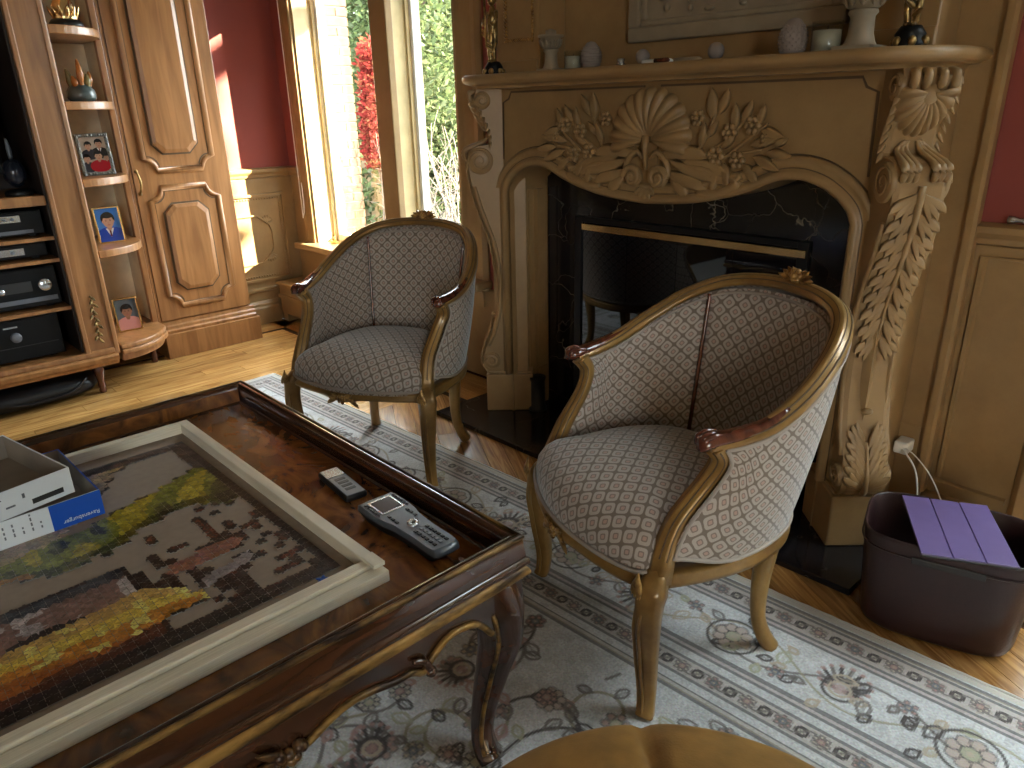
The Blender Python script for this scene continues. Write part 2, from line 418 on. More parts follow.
# ================================================================== the room
XL, XR, YB, YF, ZC = -4.34, 2.6, 2.23, -2.8, 2.62
WA = (-4.09, -2.68); WB = (-0.24, 2.3); WZ = (0.49, 1.95); WZB = (0.10, 2.45)
fl = struct(B('floor', M['walnut'], None, XL-0.1, XR+0.1, YF-0.1, YB+0.2, -0.05, -0.006, bevel=0), 'oak strip floor with a dark inlaid border line')
struct(B('ceiling', M['ceil'], None, XL-0.1, XR+0.1, YF-0.1, YB+0.25, ZC, ZC+0.05, bevel=0))
mb = MB()
xs = [XL-0.1, WA[0], WA[1], WB[0], WB[1], XR+0.1]
for i in range(5):
    if i in (1, 3):
        q = WZ if i == 1 else WZB; mb.box(xs[i], xs[i+1], YB, YB+0.2, 0, q[0]); mb.box(xs[i], xs[i+1], YB, YB+0.2, q[1], ZC)
    else: mb.box(xs[i], xs[i+1], YB, YB+0.2, 0, ZC)
wb = struct(mb.build('wall_back', M['red'], None))
wl_ = struct(B('wall_left', M['red'], None, XL-0.1, XL, YF, YB, 0, ZC, bevel=0))
mb = MB(); WR = (-2.3, -1.3, 0.6, 2.3)
mb.box(XR, XR+0.1, YF, WR[0], 0, ZC).box(XR, XR+0.1, WR[1], YB, 0, ZC).box(XR, XR+0.1, WR[0], WR[1], 0, WR[2]).box(XR, XR+0.1, WR[0], WR[1], WR[3], ZC)
wr_ = struct(mb.build('wall_right', M['tan'], None))
struct(B('wall_front', M['tan'], None, XL-0.1, XR+0.1, YF-0.1, YF, 0, ZC, bevel=0))
# ---- wainscot boards on the walls
def board(parent, name, *d): return B(name, M['tan'], parent, *d, bevel=0.004)
board(wl_, 'wainscot', XL, XL+0.008, YF, YB, 0, 0.88)
board(wb, 'wainscot', XL, -2.37, YB-0.008, YB, 0, 0.45)
board(wb, 'wainscot', XL+0.008, WA[0]-0.11, YB-0.008, YB, 0.45, 0.88)
board(wb, 'wainscot', -0.57, WB[0]-0.11, YB-0.008, YB, 0, 0.88)
board(wb, 'chimney_panel', -2.37, -0.57, YB-0.03, YB, 0, ZC)
RAIL = [(0,0.88),(0.012,0.885),(0.016,0.90),(0.03,0.915),(0.034,0.932),(0,0.94)]
def rail(name, fn, d0, d1): return struct(MB().prism(RAIL, fn, d0, d1).build(name, M['tan'], None, bevel=0.002))
rail('trim_1', lambda a, b, d: (XL+0.005+a, d, b), YF, YB)
rail('trim_2', lambda a, b, d: (d, YB-0.005-a, b), XL, WA[0]-0.11)
rail('trim_3', lambda a, b, d: (d, YB-0.005-a, b), -0.57, WB[0]-0.11)
BASE = [(0,0),(0.022,0),(0.022,0.10),(0.016,0.112),(0.016,0.125),(0.008,0.14),(0,0.145)]
struct(MB().prism(BASE, lambda a,b,d: (XL+0.008+a, d, b), YF, YB-0.2).build('baseboard_left', M['tan'], None, bevel=0.002))
struct(MB().prism(BASE, lambda a,b,d: (d, YB-0.008-a, b), -0.57, -0.36).build('baseboard_back', M['tan'], None, bevel=0.002))
# low second moulding on the left wainscot
MB().prism([(0,0.20),(0.014,0.205),(0.014,0.22),(0,0.226)], lambda a,b,d: (XL+0.008+a, d, b), 1.0, YB-0.2).build('moulding', M['tan'], wl_)
# beaded panel with carved inner frame on the left wall
def rect_path(y0, y1, z0, z1): return [(y0,z0),(y1,z0),(y1,z1),(y0,z1)]
px = XL+0.008
py0, py1, pz0, pz1 = 1.50, 2.145, 0.272, 0.782
mb = MB(); pth = [V(px+0.003, y, z) for y, z in rect_path(py0,py1,pz0,pz1)]
mb.sweep(pth, [(-0.008,0),(0.008,0),(0.006,0.010),(-0.006,0.010)], up=(1,0,0), closed=True, smooth=False)
mb.build('panel_moulding', M['tan'], wl_)
mb = MB(); a = 0.022
for (y0,z0),(y1,z1) in zip(rect_path(py0+a,py1-a,pz0+a,pz1-a), rect_path(py0+a,py1-a,pz0+a,pz1-a)[1:]+rect_path(py0+a,py1-a,pz0+a,pz1-a)[:1]):
    L = math.hypot(y1-y0, z1-z0); k = int(L/0.017)
    for i in range(k): 
        t = i/k; mb.ball((px, lerp(y0,y1,t), lerp(z0,z1,t)), 0.007, 0.006, 0.006, 6, 4)
tag(mb.build('bead_row', M['tan'], wl_), kind='stuff')
mb = MB()
iy0, iy1, iz0, iz1 = 1.56, 2.055, 0.375, 0.665
pts = [(iy0,iz0),(iy1-0.09,iz0),(iy1-0.05,iz0+0.03),(iy1-0.015,iz0+0.06),(iy1,iz0+0.1),(iy1,iz1-0.1),(iy1-0.015,iz1-0.06),(iy1-0.05,iz1-0.03),(iy1-0.09,iz1),(iy0,iz1)]
mb.sweep([V(px+0.002,y,z) for y,z in pts], [(-0.006,0),(0.006,0),(0.004,0.010),(-0.004,0.010)], up=(1,0,0), smooth=False)
mb.build('inner_moulding', M['tan'], wl_)
for sz, zz in ((1, iz1-0.045), (-1, iz0+0.045)):
    mb = MB(); c = V(px, iy1-0.03, zz)
    for k in range(5):
        an = sz*(0.3+k*0.45); mb.leaf(c, (0, math.cos(an), math.sin(an)), (1,0,0), 0.045, 0.02, 0.1)
    mb.ball(c, 0.010)
    mb.build('corner_leaf', M['tan'], wl_)
# ---- right wainscot: stile beside the chimney panel and a framed field
mb = MB(); mb.sweep([V(-0.57, YB-0.032, 0.15), V(-0.57, YB-0.032, ZC)], [(-0.012,-0.02),(0.012,-0.02),(0.012,0.012),(0.004,0.02),(-0.012,0.02)], up=(0,-1,0), smooth=False)
mb.build('edge_moulding', M['tan'], wb)
mb = MB(); mb.sweep([V(-0.535, YB-0.01, 0.20), V(-0.535, YB-0.01, 0.85), V(-0.36, YB-0.01, 0.85)], [(-0.008,0),(0.008,0),(0.004,0.008),(-0.004,0.008)], up=(0,-1,0), smooth=False)
mb.build('panel_moulding', M['tan'], wb)
MB().prism([(0,0.17),(0.012,0.172),(0.012,0.186),(0,0.19)], lambda a,b,d: (d, YB-0.008-a, b), -0.57, -0.36).build('moulding', M['tan'], wb)

# ---- windows of the back wall
def window(n, W, jamb):
    x0, x1 = W; z0, z1 = WZ if n == 1 else WZB
    w = bpy.data.objects.new(f'window_{n}', None); COL.objects.link(w); w.location = ((x0+x1)/2, YB, z0); struct(w, 'tall two-light window with golden painted casing' if n == 1 else 'two-light window beyond the right edge')
    cas = [(0,0),(0.11,0),(0.11,0.012),(0.095,0.026),(0.075,0.020),(0.03,0.020),(0.015,0.028),(0,0.022)]
    MB().prism(cas, lambda a,b,d: (x0-a, YB-b, d), z0-0.05, z1).build('casing', M['tan'], w, bevel=0.002)
    MB().prism([(a*1.55, b) for a,b in cas], lambda a,b,d: (x1+a, YB-b, d), z0-0.05, z1).build('casing', M['tan'], w, bevel=0.002)
    MB().prism(cas, lambda a,b,d: (d, YB-b, z1+a), x0-0.11, x1+0.17).build('head_casing', M['tan'], w, bevel=0.002)
    B('jamb', jamb, w, x0-0.005, x0+0.012, YB-0.005, YB+0.2, z0, z1); B('jamb', jamb, w, x1-0.012, x1+0.005, YB-0.005, YB+0.2, z0, z1)
    B('sill', M['tan'], w, x0-0.14, x1+0.18, 2.135, YB+0.2, z0-0.035, z0+0.002, bevel=0.008)
    MB().prism([(0.0,-0.13),(0.012,-0.13),(0.016,-0.06),(0.03,-0.04),(0,-0.035)], lambda a,b,d: (d, YB-0.008-a, z0+b), x0-0.1, x1+0.14).build('sill_apron', M['tan'], w)
    xm = (x0+x1)/2 + (0.13 if n == 1 else 0)
    B('mullion', M['tan'], w, xm-0.07, xm+0.07, YB-0.012, YB+0.03, z0, z1, bevel=0.006)
    B('mullion', jamb, w, xm-0.060, xm+0.060, YB+0.03, YB+0.2, z0, z1)
    for a, b in ((x0+0.012, xm-0.060), (xm+0.060, x1-0.012)):
        s = MB(); t = 0.035; ya, yb = YB+0.125, YB+0.165
        s.box(a, a+t, ya, yb, z0, z1).box(b-t, b, ya, yb, z0, z1).box(a+t, b-t, ya, yb, z0, z0+t+0.01).box(a+t, b-t, ya, yb, z1-t, z1)
        so = s.build('sash', M['white'], w, bevel=0.004)
        s2 = MB(); t2 = t-0.006
        s2.box(a, a+0.014, ya-0.02, ya, z0, z1).box(b-0.014, b, ya-0.02, ya, z0, z1)
        s2.build('glazing_bead', jamb, so)
        B('pane', M['cglass'], so, a+t2, b-t2, YB+0.143, YB+0.147, z0+t2, z1-t2, bevel=0)
    return w
M['jamb'] = plain('jamb_cream_paint', (0.60,0.46,0.24), 0.45)
w1 = window(1, WA, M['jamb']); w2 = window(2, WB, M['jamb'])
for xx in (-3.62, -3.98):
    mb = MB(); mb.box(xx-0.03, xx+0.03, 2.27, 2.30, 0.492, 0.508); mb.tube([(xx,2.285,0.508),(xx+0.01,2.275,0.53),(xx+0.03,2.26,0.545)], 0.006, 6); mb.build('crank', M['brass'], w1)
# unseen window, added in the right wall for fill light
w3 = bpy.data.objects.new('window_3', None); COL.objects.link(w3); w3.location = (XR, -1.8, WR[2]); struct(w3, 'unseen window added in the right wall for fill light')
mb = MB()
for y in (WR[0], -1.82, WR[1]-0.04): mb.box(XR+0.03, XR+0.09, y, y+0.04, WR[2], WR[3])
mb.box(XR+0.03, XR+0.09, WR[0], WR[1], WR[2], WR[2]+0.04).box(XR+0.03, XR+0.09, WR[0], WR[1], WR[3]-0.04, WR[3]); mb.build('frame', M['jamb'], w3)
B('pane', M['cglass'], w3, XR+0.058, XR+0.062, WR[0]+0.02, WR[1]-0.02, WR[2]+0.02, WR[3]-0.02, bevel=0)
# blind cord on the left casing
mb = MB(); mb.tube(catmull([(-4.165,2.19,1.94),(-4.165,2.188,1.2),(-4.16,2.185,0.70),(-4.15,2.18,0.655),(-4.135,2.185,0.70),(-4.14,2.19,0.85)], 8), 0.0028, 6)
tag(mb.build('blind_cord', M['white'], None), 'thin white blind cord hanging down the left window casing', 'cord')

# radiator cover under the left window
rc = thing('radiator_cover', 'low golden-tan painted radiator cover under the left window', 'radiator cover', (-3.6, 2.12, 0))
B('front_board', M['tan'], rc, XL+0.031, -2.75, 2.04, 2.06, 0.05, 0.235); B('top_board', M['tan'], rc, XL+0.031, -2.74, 2.02, YB-0.01, 0.235, 0.255, bevel=0.006)
MB().prism([(0,0.15),(0.012,0.153),(0.012,0.172),(0,0.176)], lambda a,b,d: (d, 2.04-a, b), XL+0.031, -2.75).build('moulding', M['tan'], rc)
B('foot', M['tan'], rc, XL+0.031, XL+0.09, 2.045, 2.2, 0, 0.05); B('foot', M['tan'], rc, -2.82, -2.75, 2.045, 2.2, 0, 0.05)

# ---- floor boards
def clip(poly, nx, ny, c):
    out = []
    for i in range(len(poly)):
        p, q = poly[i], poly[(i+1) % len(poly)]; dp = nx*p[0]+ny*p[1]-c; dq = nx*q[0]+ny*q[1]-c
        if dp <= 0: out.append(p)
        if dp*dq < 0:
            t = dp/(dp-dq); out.append((p[0]+(q[0]-p[0])*t, p[1]+(q[1]-p[1])*t))
    return out
def plank(poly, mat):
    if len(poly) < 3: return
    cx = sum(p[0] for p in poly)/len(poly); cy = sum(p[1] for p in poly)/len(poly)
    MB().prism(poly, lambda a,b,d: (a,b,d), -0.006, 0.0).build('plank', mat, fl)
pw = 0.078; g = 0.0008
def ypl(x0, x1, y0, y1):
    x = x0
    while x < x1-0.005:
        xe = min(x+pw, x1); y = y0 - random.random()*0.5
        while y < y1:
            L = random.uniform(0.6, 1.1); a = max(y, y0); b = min(y+L, y1)
            if b-a > 0.01: plank([(x+g,a+g),(xe-g,a+g),(xe-g,b-g),(x+g,b-g)], M['oak'])
            y += L
        x += pw
ypl(-4.11, -2.60, 0.1, 1.93)
plank([(-4.14,0.1),(-4.112,0.1),(-4.112,1.932),(-4.14,1.96)], M['walnut'])
plank([(-4.14,1.96),(-4.112,1.932),(0.5,1.932),(0.5,1.96)], M['walnut'])
plank([(-4.31,0.1),(-4.145,0.1),(-4.145,1.965),(-4.31,2.2)], M['oak'])
mx_ = M['oak'].copy(); mx_.name = 'oak_floor_x'
for nd in mx_.node_tree.nodes:
    if nd.type == 'MAPPING': nd.inputs['Scale'].default_value = (1.0, 14, 14)
for x in np.arange(-4.3, 0.5, 0.8):
    for k in range(3): plank([(x+g,1.964+k*0.08),(x+0.8-g,1.964+k*0.08),(x+0.8-g,2.042+k*0.08),(x+g,2.042+k*0.08)], mx_)
# herringbone-angled field in front of the hearth
dx, dy = 0.86, -0.51
md = M['oak_d']
c = -2.7*0.51 + 1.2*0.86
for k in range(70):
    c0 = -2.6*0.51+1.35*0.86 + k*pw - 0.02
    big = [(-2.6+g,1.35),(0.5,1.35),(0.5,1.93-g),(-2.6+g,1.93-g)]
    q = clip(clip(big, -0.51, -0.86, -(c0+g)), 0.51, 0.86, c0+pw-g)
    if len(q) >= 3:
        sx = random.uniform(-2.4, 0.3)
        q1 = clip(q, 0.86, -0.51, 0.86*sx-0.51*1.65-g); q2 = clip(q, -0.86, 0.51, -(0.86*sx-0.51*1.65+g))
        plank(q1, md); plank(q2, md)

# ================================================================== rug
RA = 0.045; RT = (math.cos(RA), math.sin(RA)); RN = (math.sin(RA), -math.cos(RA)); RC = (-3.37, 1.503)
def make_rug():
    L, D, cell = 4.25, 1.36, 0.0044
    W, H = int(L/cell), int(D/cell)
    U, Dd = np.meshgrid((np.arange(W)+0.5)*cell, (np.arange(H)+0.5)*cell)   # H x W
    cream = np.array([0.63,0.645,0.65]); 
    C = np.ones((H, W, 3))*cream
    nz = rng.random((H//6+2, W//6+2)); nz = np.kron(nz, np.ones((6,6)))[:H,:W]
    C *= (0.86+0.18*nz)[...,None]; C *= (0.82+0.30*rng.random((H,W)))[...,None]
    dark = (0.06,0.05,0.048); grey = (0.17,0.15,0.14); pink = (0.43,0.27,0.245); beige = (0.46,0.385,0.29); sage = (0.40,0.40,0.28); blue = (0.16,0.18,0.21)
    E = np.minimum(Dd, U)          # distance from the two woven edges in view
    A = np.where(Dd < U, U, Dd)    # coordinate along the edge
    def band(lo, hi, col, al=1.0):
        m = ((E >= lo) & (E < hi))[...,None]*al; C[:] = C*(1-m)+np.array(col)*m
    def stamp(x, y, r, col, al=0.85):
        i0, i1 = int((y-r)/cell), int((y+r)/cell)+2; j0, j1 = int((x-r)/cell), int((x+r)/cell)+2
        i0, j0 = max(i0,0), max(j0,0); i1, j1 = min(i1,H), min(j1,W)
        if i0 >= i1 or j0 >= j1: return
        m = np.clip((r - np.hypot(U[i0:i1,j0:j1]-x, Dd[i0:i1,j0:j1]-y))/cell+0.5, 0, 1)[...,None]*al
        C[i0:i1,j0:j1] = C[i0:i1,j0:j1]*(1-m)+np.array(col)*m
    def line(pts, r, col, al=0.88):
        r = r*1.15
        for (x0,y0),(x1,y1) in zip(pts, pts[1:]):
            n = max(2, int(math.hypot(x1-x0,y1-y0)/(cell*0.8)))
            for k in range(n): stamp(x0+(x1-x0)*k/n, y0+(y1-y0)*k/n, r, col, al)
    def ring(x, y, r, w, col): line([(x+r*math.cos(a),y+r*math.sin(a)) for a in np.linspace(0,2*PI,int(16+r*300))], w, col)
    def flower(x, y, R, n, col, ph=0.0, core=pink):
        for k in range(n):
            a = 2*PI*k/n+ph; cx, cy = x+R*0.66*math.cos(a), y+R*0.66*math.sin(a)
            stamp(cx, cy, R*0.34, dark, 0.75); stamp(cx, cy, R*0.34-0.0042, col, 0.95)
        stamp(x, y, R*0.42, dark, 0.8); stamp(x, y, R*0.36, core, 0.9); stamp(x, y, R*0.15, beige)
    def palmette(x, y, R, ang):
        for k in range(13):
            a = ang+(k-6)*0.30; L2 = R*(1.0-0.018*(k-6)**2); ex, ey = x+L2*math.cos(a), y+L2*math.sin(a)
            line([(x+0.3*L2*math.cos(a-0.12),y+0.3*L2*math.sin(a-0.12)),(ex,ey),(x+0.3*L2*math.cos(a+0.12),y+0.3*L2*math.sin(a+0.12))], 0.0030, dark if k % 2 else grey)
            stamp(ex, ey, 0.006, pink)
        ring(x, y, R*0.45, 0.0034, dark); ring(x, y, R*0.28, 0.003, beige); stamp(x, y, R*0.2, pink, 0.7)
    def leafm(x, y, a, L2, col):
        for s in (-1,1):
            line([(x+L2*t*math.cos(a)-s*L2*0.28*math.sin(PI*t)*math.sin(a), y+L2*t*math.sin(a)+s*L2*0.28*math.sin(PI*t)*math.cos(a)) for t in np.linspace(0,1,8)], 0.0030, col)
        line([(x,y),(x+L2*0.8*math.cos(a),y+L2*0.8*math.sin(a))], 0.0024, col, 0.5)
    band(0.0, 0.022, (0.55,0.52,0.46))
    # guard stripes
    for lo, hi in ((0.026,0.038),(0.046,0.053),(0.110,0.117),(0.126,0.138)): band(lo, hi, dark, 0.75)
    band(0.036, 0.046, beige, 0.5); band(0.053, 0.110, (0.47,0.39,0.34), 0.65); band(0.117, 0.126, pink, 0.45)
    for lo, hi in ((0.322,0.334),(0.345,0.351),(0.373,0.382),(0.432,0.441),(0.460,0.466),(0.477,0.489)): band(lo, hi, dark, 0.7)
    band(0.333, 0.345, pink, 0.4); band(0.382, 0.432, (0.47,0.40,0.35), 0.65); band(0.466, 0.478, beige, 0.5)
    def along(s, e, first):     # position s along the edge, e inward -> (u, d)
        return (s, e) if first else (e, s)
    for first, S in ((True, L), (False, D)):
        for cen, R, stp in ((0.0815,0.022,0.088),(0.407,0.021,0.082)):
            s = cen; i = 0
            while s < S:
                x, y = along(s, cen, first); flower(x, y, R, 6, (pink, (0.52,0.46,0.38))[i % 2], 0.3, (blue, pink)[i % 2])
                x2, y2 = along(s+stp*0.5, cen, first); ring(x2, y2, 0.012, 0.003, dark); stamp(x2, y2, 0.006, sage)
                if s+stp < S: 
                    line([along(s+stp*t, cen+0.014*math.sin(2*PI*t), first) for t in np.linspace(0.15,0.85,10)], 0.0026, grey)
                s += stp; i += 1
        # wide border: alternating palmettes and rosettes on a waving vine
        s = 0.32; i = 0
        line([along(q, 0.232+0.055*math.sin(q*2*PI/0.52), first) for q in np.arange(0.14, S, 0.02)], 0.0032, grey)
        line([along(q, 0.232-0.060*math.sin(q*2*PI/0.52+0.5), first) for q in np.arange(0.14, S, 0.02)], 0.0026, (0.33,0.30,0.2))
        while s < S:
            x, y = along(s, 0.235, first)
            if i % 2 == 0: palmette(x, y, 0.082, (PI/2 if first else 0)*(1 if i % 4 == 0 else -1)+(0 if first or i % 4 == 0 else PI))
            else: flower(x, y, 0.05, 8, (0.50,0.41,0.36), 0.2, sage); ring(x, y, 0.062, 0.003, dark)
            for q in range(13):
                x2, y2 = along(s+0.13+random.uniform(-0.11,0.11), 0.235+random.uniform(-0.075,0.075), first); leafm(x2, y2, random.uniform(0,6.3), random.uniform(0.03,0.055), random.choice((dark,grey,sage,beige)))
            x2, y2 = along(s+0.13, 0.19+0.09*(i % 2), first); flower(x2, y2, 0.024, 5, pink, 0.5, blue)
            s += 0.26; i += 1
    # field: scrolling vines, rosettes, buds
    e0 = 0.50
    for k in range(125):
        x, y = random.uniform(e0+0.05, L), random.uniform(e0+0.04, D)
        a = random.uniform(0, 6.3); pts = []
        cr_ = random.choice((-1,1))*random.uniform(8,16)
        for q in range(34):
            pts.append((x,y)); x += 0.014*math.cos(a); y += 0.014*math.sin(a); a += cr_*0.014*(0.35+q/30)
            if x < e0+0.02 or y < e0+0.02: break
        line(pts, 0.0036, random.choice((grey,dark,(0.3,0.27,0.18))))
        if len(pts) > 8:
            for q in range(3, len(pts), 4): leafm(pts[q][0], pts[q][1], random.uniform(0,6.3), random.uniform(0.03,0.055), random.choice((dark,grey,sage,pink)))
            flower(pts[-1][0], pts[-1][1], random.uniform(0.022,0.034), 6, random.choice((pink,(0.42,0.30,0.26),beige,(0.30,0.17,0.16))), random.random(), random.choice((blue,pink,sage)))
    for k in range(85):
        x, y = random.uniform(e0+0.08, L), random.uniform(e0+0.08, D)
        if k % 3: flower(x, y, random.uniform(0.022,0.042), 8, random.choice(((0.48,0.40,0.35),pink,(0.5,0.46,0.38))), random.random(), random.choice((pink,sage,blue)))
        else: palmette(x, y, random.uniform(0.06,0.085), random.uniform(0,6.3))
    C = np.clip(C, 0.02, 0.9)
    # mesh: one quad per cell, colour per face corner
    uu = np.arange(W+1)*cell; dd = np.arange(H+1)*cell
    UU, DD = np.meshgrid(uu, dd); Z = np.full(UU.shape, 0.009) + rng.random(UU.shape)*0.0008
    Z[0,:] = 0.0005; Z[:,0] = 0.0005
    X = RC[0]+RT[0]*UU+RN[0]*DD; Y = RC[1]+RT[1]*UU+RN[1]*DD
    # uneven, lightly fringed far edge
    vs = np.stack([X,Y,Z], -1).reshape(-1,3)
    ii, jj = np.meshgrid(np.arange(H), np.arange(W), indexing='ij'); a = ii*(W+1)+jj
    fs = np.stack([a, a+W+1, a+W+2, a+1], -1).reshape(-1,4)
    me = bpy.data.meshes.new('rug_pile')
    me.vertices.add(len(vs)); me.vertices.foreach_set('co', vs.ravel().astype(np.float32))
    me.loops.add(fs.size); me.loops.foreach_set('vertex_index', fs.ravel().astype(np.int32))
    me.polygons.add(len(fs)); me.polygons.foreach_set('loop_start', np.arange(0, fs.size, 4, dtype=np.int32))
    me.update(calc_edges=True)
    ca = me.color_attributes.new('Col', 'FLOAT_COLOR', 'CORNER')
    cc = np.ones((H*W,4,4), dtype=np.float32); cc[:,:,:3] = C.reshape(-1,1,3); ca.data.foreach_set('color', cc.ravel())
    me.materials.append(M['rug'])
    def rp(u, d, z): return (RC[0]+RT[0]*u+RN[0]*d, RC[1]+RT[1]*u+RN[1]*d, z)
    t = thing('rug', 'cream and pale blue floral bordered rug under both armchairs and coffee table', 'rug', (RC[0]+2, RC[1]-1, 0))
    link(me, 'pile', t)
    mb = MB(); mb.col = (0.5,0.48,0.43)
    mb.prism([(0,D),(L,D),(L,2.9),(0,2.9)], lambda a,b,d: rp(a,b,d), 0.0005, 0.009); mb.build('pile_field', M['rug'], t)
    mb = MB(); mb.col = (0.58,0.55,0.48); n = int(L/0.02)
    pts = [rp(k*L/n, -0.004+0.003*random.random(), 0.005) for k in range(n+1)]
    mb.tube(pts, 0.0055, 6); mb.tube([rp(-0.003, k*1.6/60, 0.005) for k in range(61)], 0.0055, 6); mb.build('bound_edge', M['rug'], t)
make_rug()
# ================================================================== fireplace
XC = -1.455; HZ = 0.02; YW = YB-0.03
hearth = struct(B('floor_hearth', M['marble'], None, -2.36, -0.572, 1.755, YW, 0.0, HZ, bevel=0.003), 'black veined marble hearth slab')
fp = thing('fireplace_surround', 'carved antique-tan fireplace surround with scallop shell and scrolled corner consoles', 'fireplace', (XC, 2.1, HZ))
fn_front = lambda a, b, d: (a, d, b)
open_d = [(0.66,0.94),(0.645,0.972),(0.61,1.005),(0.56,1.033),(0.50,1.045),(0.44,1.037),(0.36,1.004),(0.27,0.977),(0.15,0.955),(0,0.945)]
half = catmull([(d, z, 0) for d, z in open_d], 4)
right = [(XC+p.x, p.y) for p in half]; left = [(XC-p.x, p.y) for p in half]
arch = left + right[::-1][1:]            # from left spring over to right spring
YFZ = 1.99
out = [(XC-0.66, HZ)] + arch + [(XC+0.66, HZ), (XC+0.765, HZ), (XC+0.765, 1.30), (XC-0.765, 1.30), (XC-0.765, HZ)]
# front plate built as strips so that no face is concave
mb = MB(); top = 1.315
for (x0,z0),(x1,z1) in zip(arch, arch[1:]):
    vs = [(x0,YFZ,z0),(x1,YFZ,z1),(x1,YFZ,top),(x0,YFZ,top),(x0,YW,z0),(x1,YW,z1),(x1,YW,top),(x0,YW,top)]
    mb.add(vs, [(0,1,2,3),(5,4,7,6),(4,5,1,0),(3,2,6,7)], False)
mb.build('frieze', M['tan'], fp)
for s in (-1, 1):
    a, b = sorted((XC+s*0.66, XC+s*0.765))
    B('jamb_pilaster', M['tan'], fp, a, b, YFZ, YW, HZ, 1.315, bevel=0)
    a, b = sorted((XC+s*0.60, XC+s*0.66))
    B('side_return', M['tan'], fp, *sorted((XC+s*0.765, XC+s*0.80)), 2.04, YW, HZ, 1.315)
    # inner jamb with fluted stops and base block
    mb = MB()
    for k, (q0, q1, t) in enumerate(((2.03,2.06,0.008),(2.09,2.10,0.006),(2.125,2.165,0.02))):
        mb.box(*sorted((XC+s*0.66, XC+s*(0.66-t))), q0, q1, HZ+0.16, 0.94)
    mb.build('jamb_moulding', M['tan'], fp)
    B('jamb_base', M['tan'], fp, *sorted((XC+s*0.66, XC+s*0.635)), 2.12, 2.18, HZ, HZ+0.17)
# moulding following the arch
pth = [V(XC-0.66, YFZ, HZ+0.17)] + [V(x, YFZ, z) for x, z in arch] + [V(XC+0.66, YFZ, HZ+0.17)]
mb = MB(); mb.sweep(pth, [(0.0,-0.002),(0.0,0.020),(-0.012,0.030),(-0.024,0.022),(-0.030,0.012),(-0.044,0.014),(-0.052,0.022),(-0.062,0.012),(-0.064,-0.002)], up=(0,-1,0))
am = mb.build('arch_moulding', M['tan'], fp)
for off, hgt in ((-0.0300,0.0125),(-0.0650,0.0008)):
    mb = MB(); mb.sweep(pth, [(off-0.0016,hgt-0.002),(off+0.0016,hgt-0.002),(off+0.0016,hgt+0.0012),(off-0.0016,hgt+0.0012)], up=(0,-1,0)); mb.build('glazed_line', M['groove'], am)
# incised panel line on the frieze
for s in (-1, 1):
    pts = [(0.03,1.298),(0.635,1.298),(0.648,1.275),(0.678,1.262),(0.683,1.06)]
    mb = MB(); mb.sweep([V(XC+s*d, YFZ-0.001, z) for d, z in pts], [(-0.003,0),(0.003,0),(0.003,0.002),(-0.003,0.002)], up=(0,-1,0), smooth=False); mb.build('glazed_line', M['groove'], fp)
# mantel shelf: stepped plan with diagonal corners, two-tier moulding
plan = [(0.855,2.2),(0.855,2.03),(0.825,1.93),(0.765,1.865),(0.69,1.845),(0.55,1.85),(0.30,1.858),(0,1.858)]
ph = catmull([(d,y,0) for d,y in plan], 4)
full = [(XC+p.x,p.y) for p in ph] + [(XC-p.x,p.y) for p in ph[::-1][1:]]
def tier(name, ins, zs):
    mb = MB(); n = len(full); rows = []
    for off, z in zs:
        ring_ = []
        for i,(x,y) in enumerate(full):
            q = full[min(i+1,n-1)]; p = full[max(i-1,0)]; t = V(q[0]-p[0], q[1]-p[1], 0).normalized(); nn = V(t.y, -t.x, 0)
            if nn.dot(V(x-XC, y-2.4, 0)) < 0: nn = -nn
            k = off - ins; xx, yy = x+nn.x*k, y+nn.y*k
            if i in (0, n-1): yy = 2.2
            ring_.append((xx,yy,z))
        rows.append(ring_)
    m = len(rows); vs = [p for r in rows for p in r]
    fs = [(r*n+i, r*n+i+1, (r+1)*n+i+1, (r+1)*n+i) for r in range(m-1) for i in range(n-1)]
    mb.add(vs, fs, True); mb.add(rows[0], [tuple(range(n))], False); mb.add(rows[-1], [tuple(range(n-1,-1,-1))], False)
    return mb.build(name, M['tan'], fp)
tier('mantel_shelf', 0.02, [(0.008,1.357),(0.016,1.353),(0.02,1.344),(0.016,1.334),(0.006,1.327)])
tier('shelf_moulding', 0.02, [(0.0,1.328),(-0.002,1.325),(-0.014,1.322),(-0.03,1.319),(-0.034,1.311)])
MT = 1.357
def scallop(mb, hub, sx_, up_, nrm, R, a0, a1, nr, dome, flute):
    def fn(u, v):
        an = math.radians(lerp(a0, a1, u)); q = (u*nr) % 1.0; rib = abs(math.sin(PI*q))**0.6
        rr = R*(0.06+0.94*v)*(1 - 0.07*(1-rib)*v)
        h = dome*math.sin(PI*min(1, 0.12+0.80*v)) + flute*v*(rib-0.5)
        if v > 0.97: h = 0.0
        return hub + sx_*(rr*math.cos(an)) + up_*(rr*math.sin(an)) + nrm*h
    mb.grid(fn, nr*8, 12); return mb
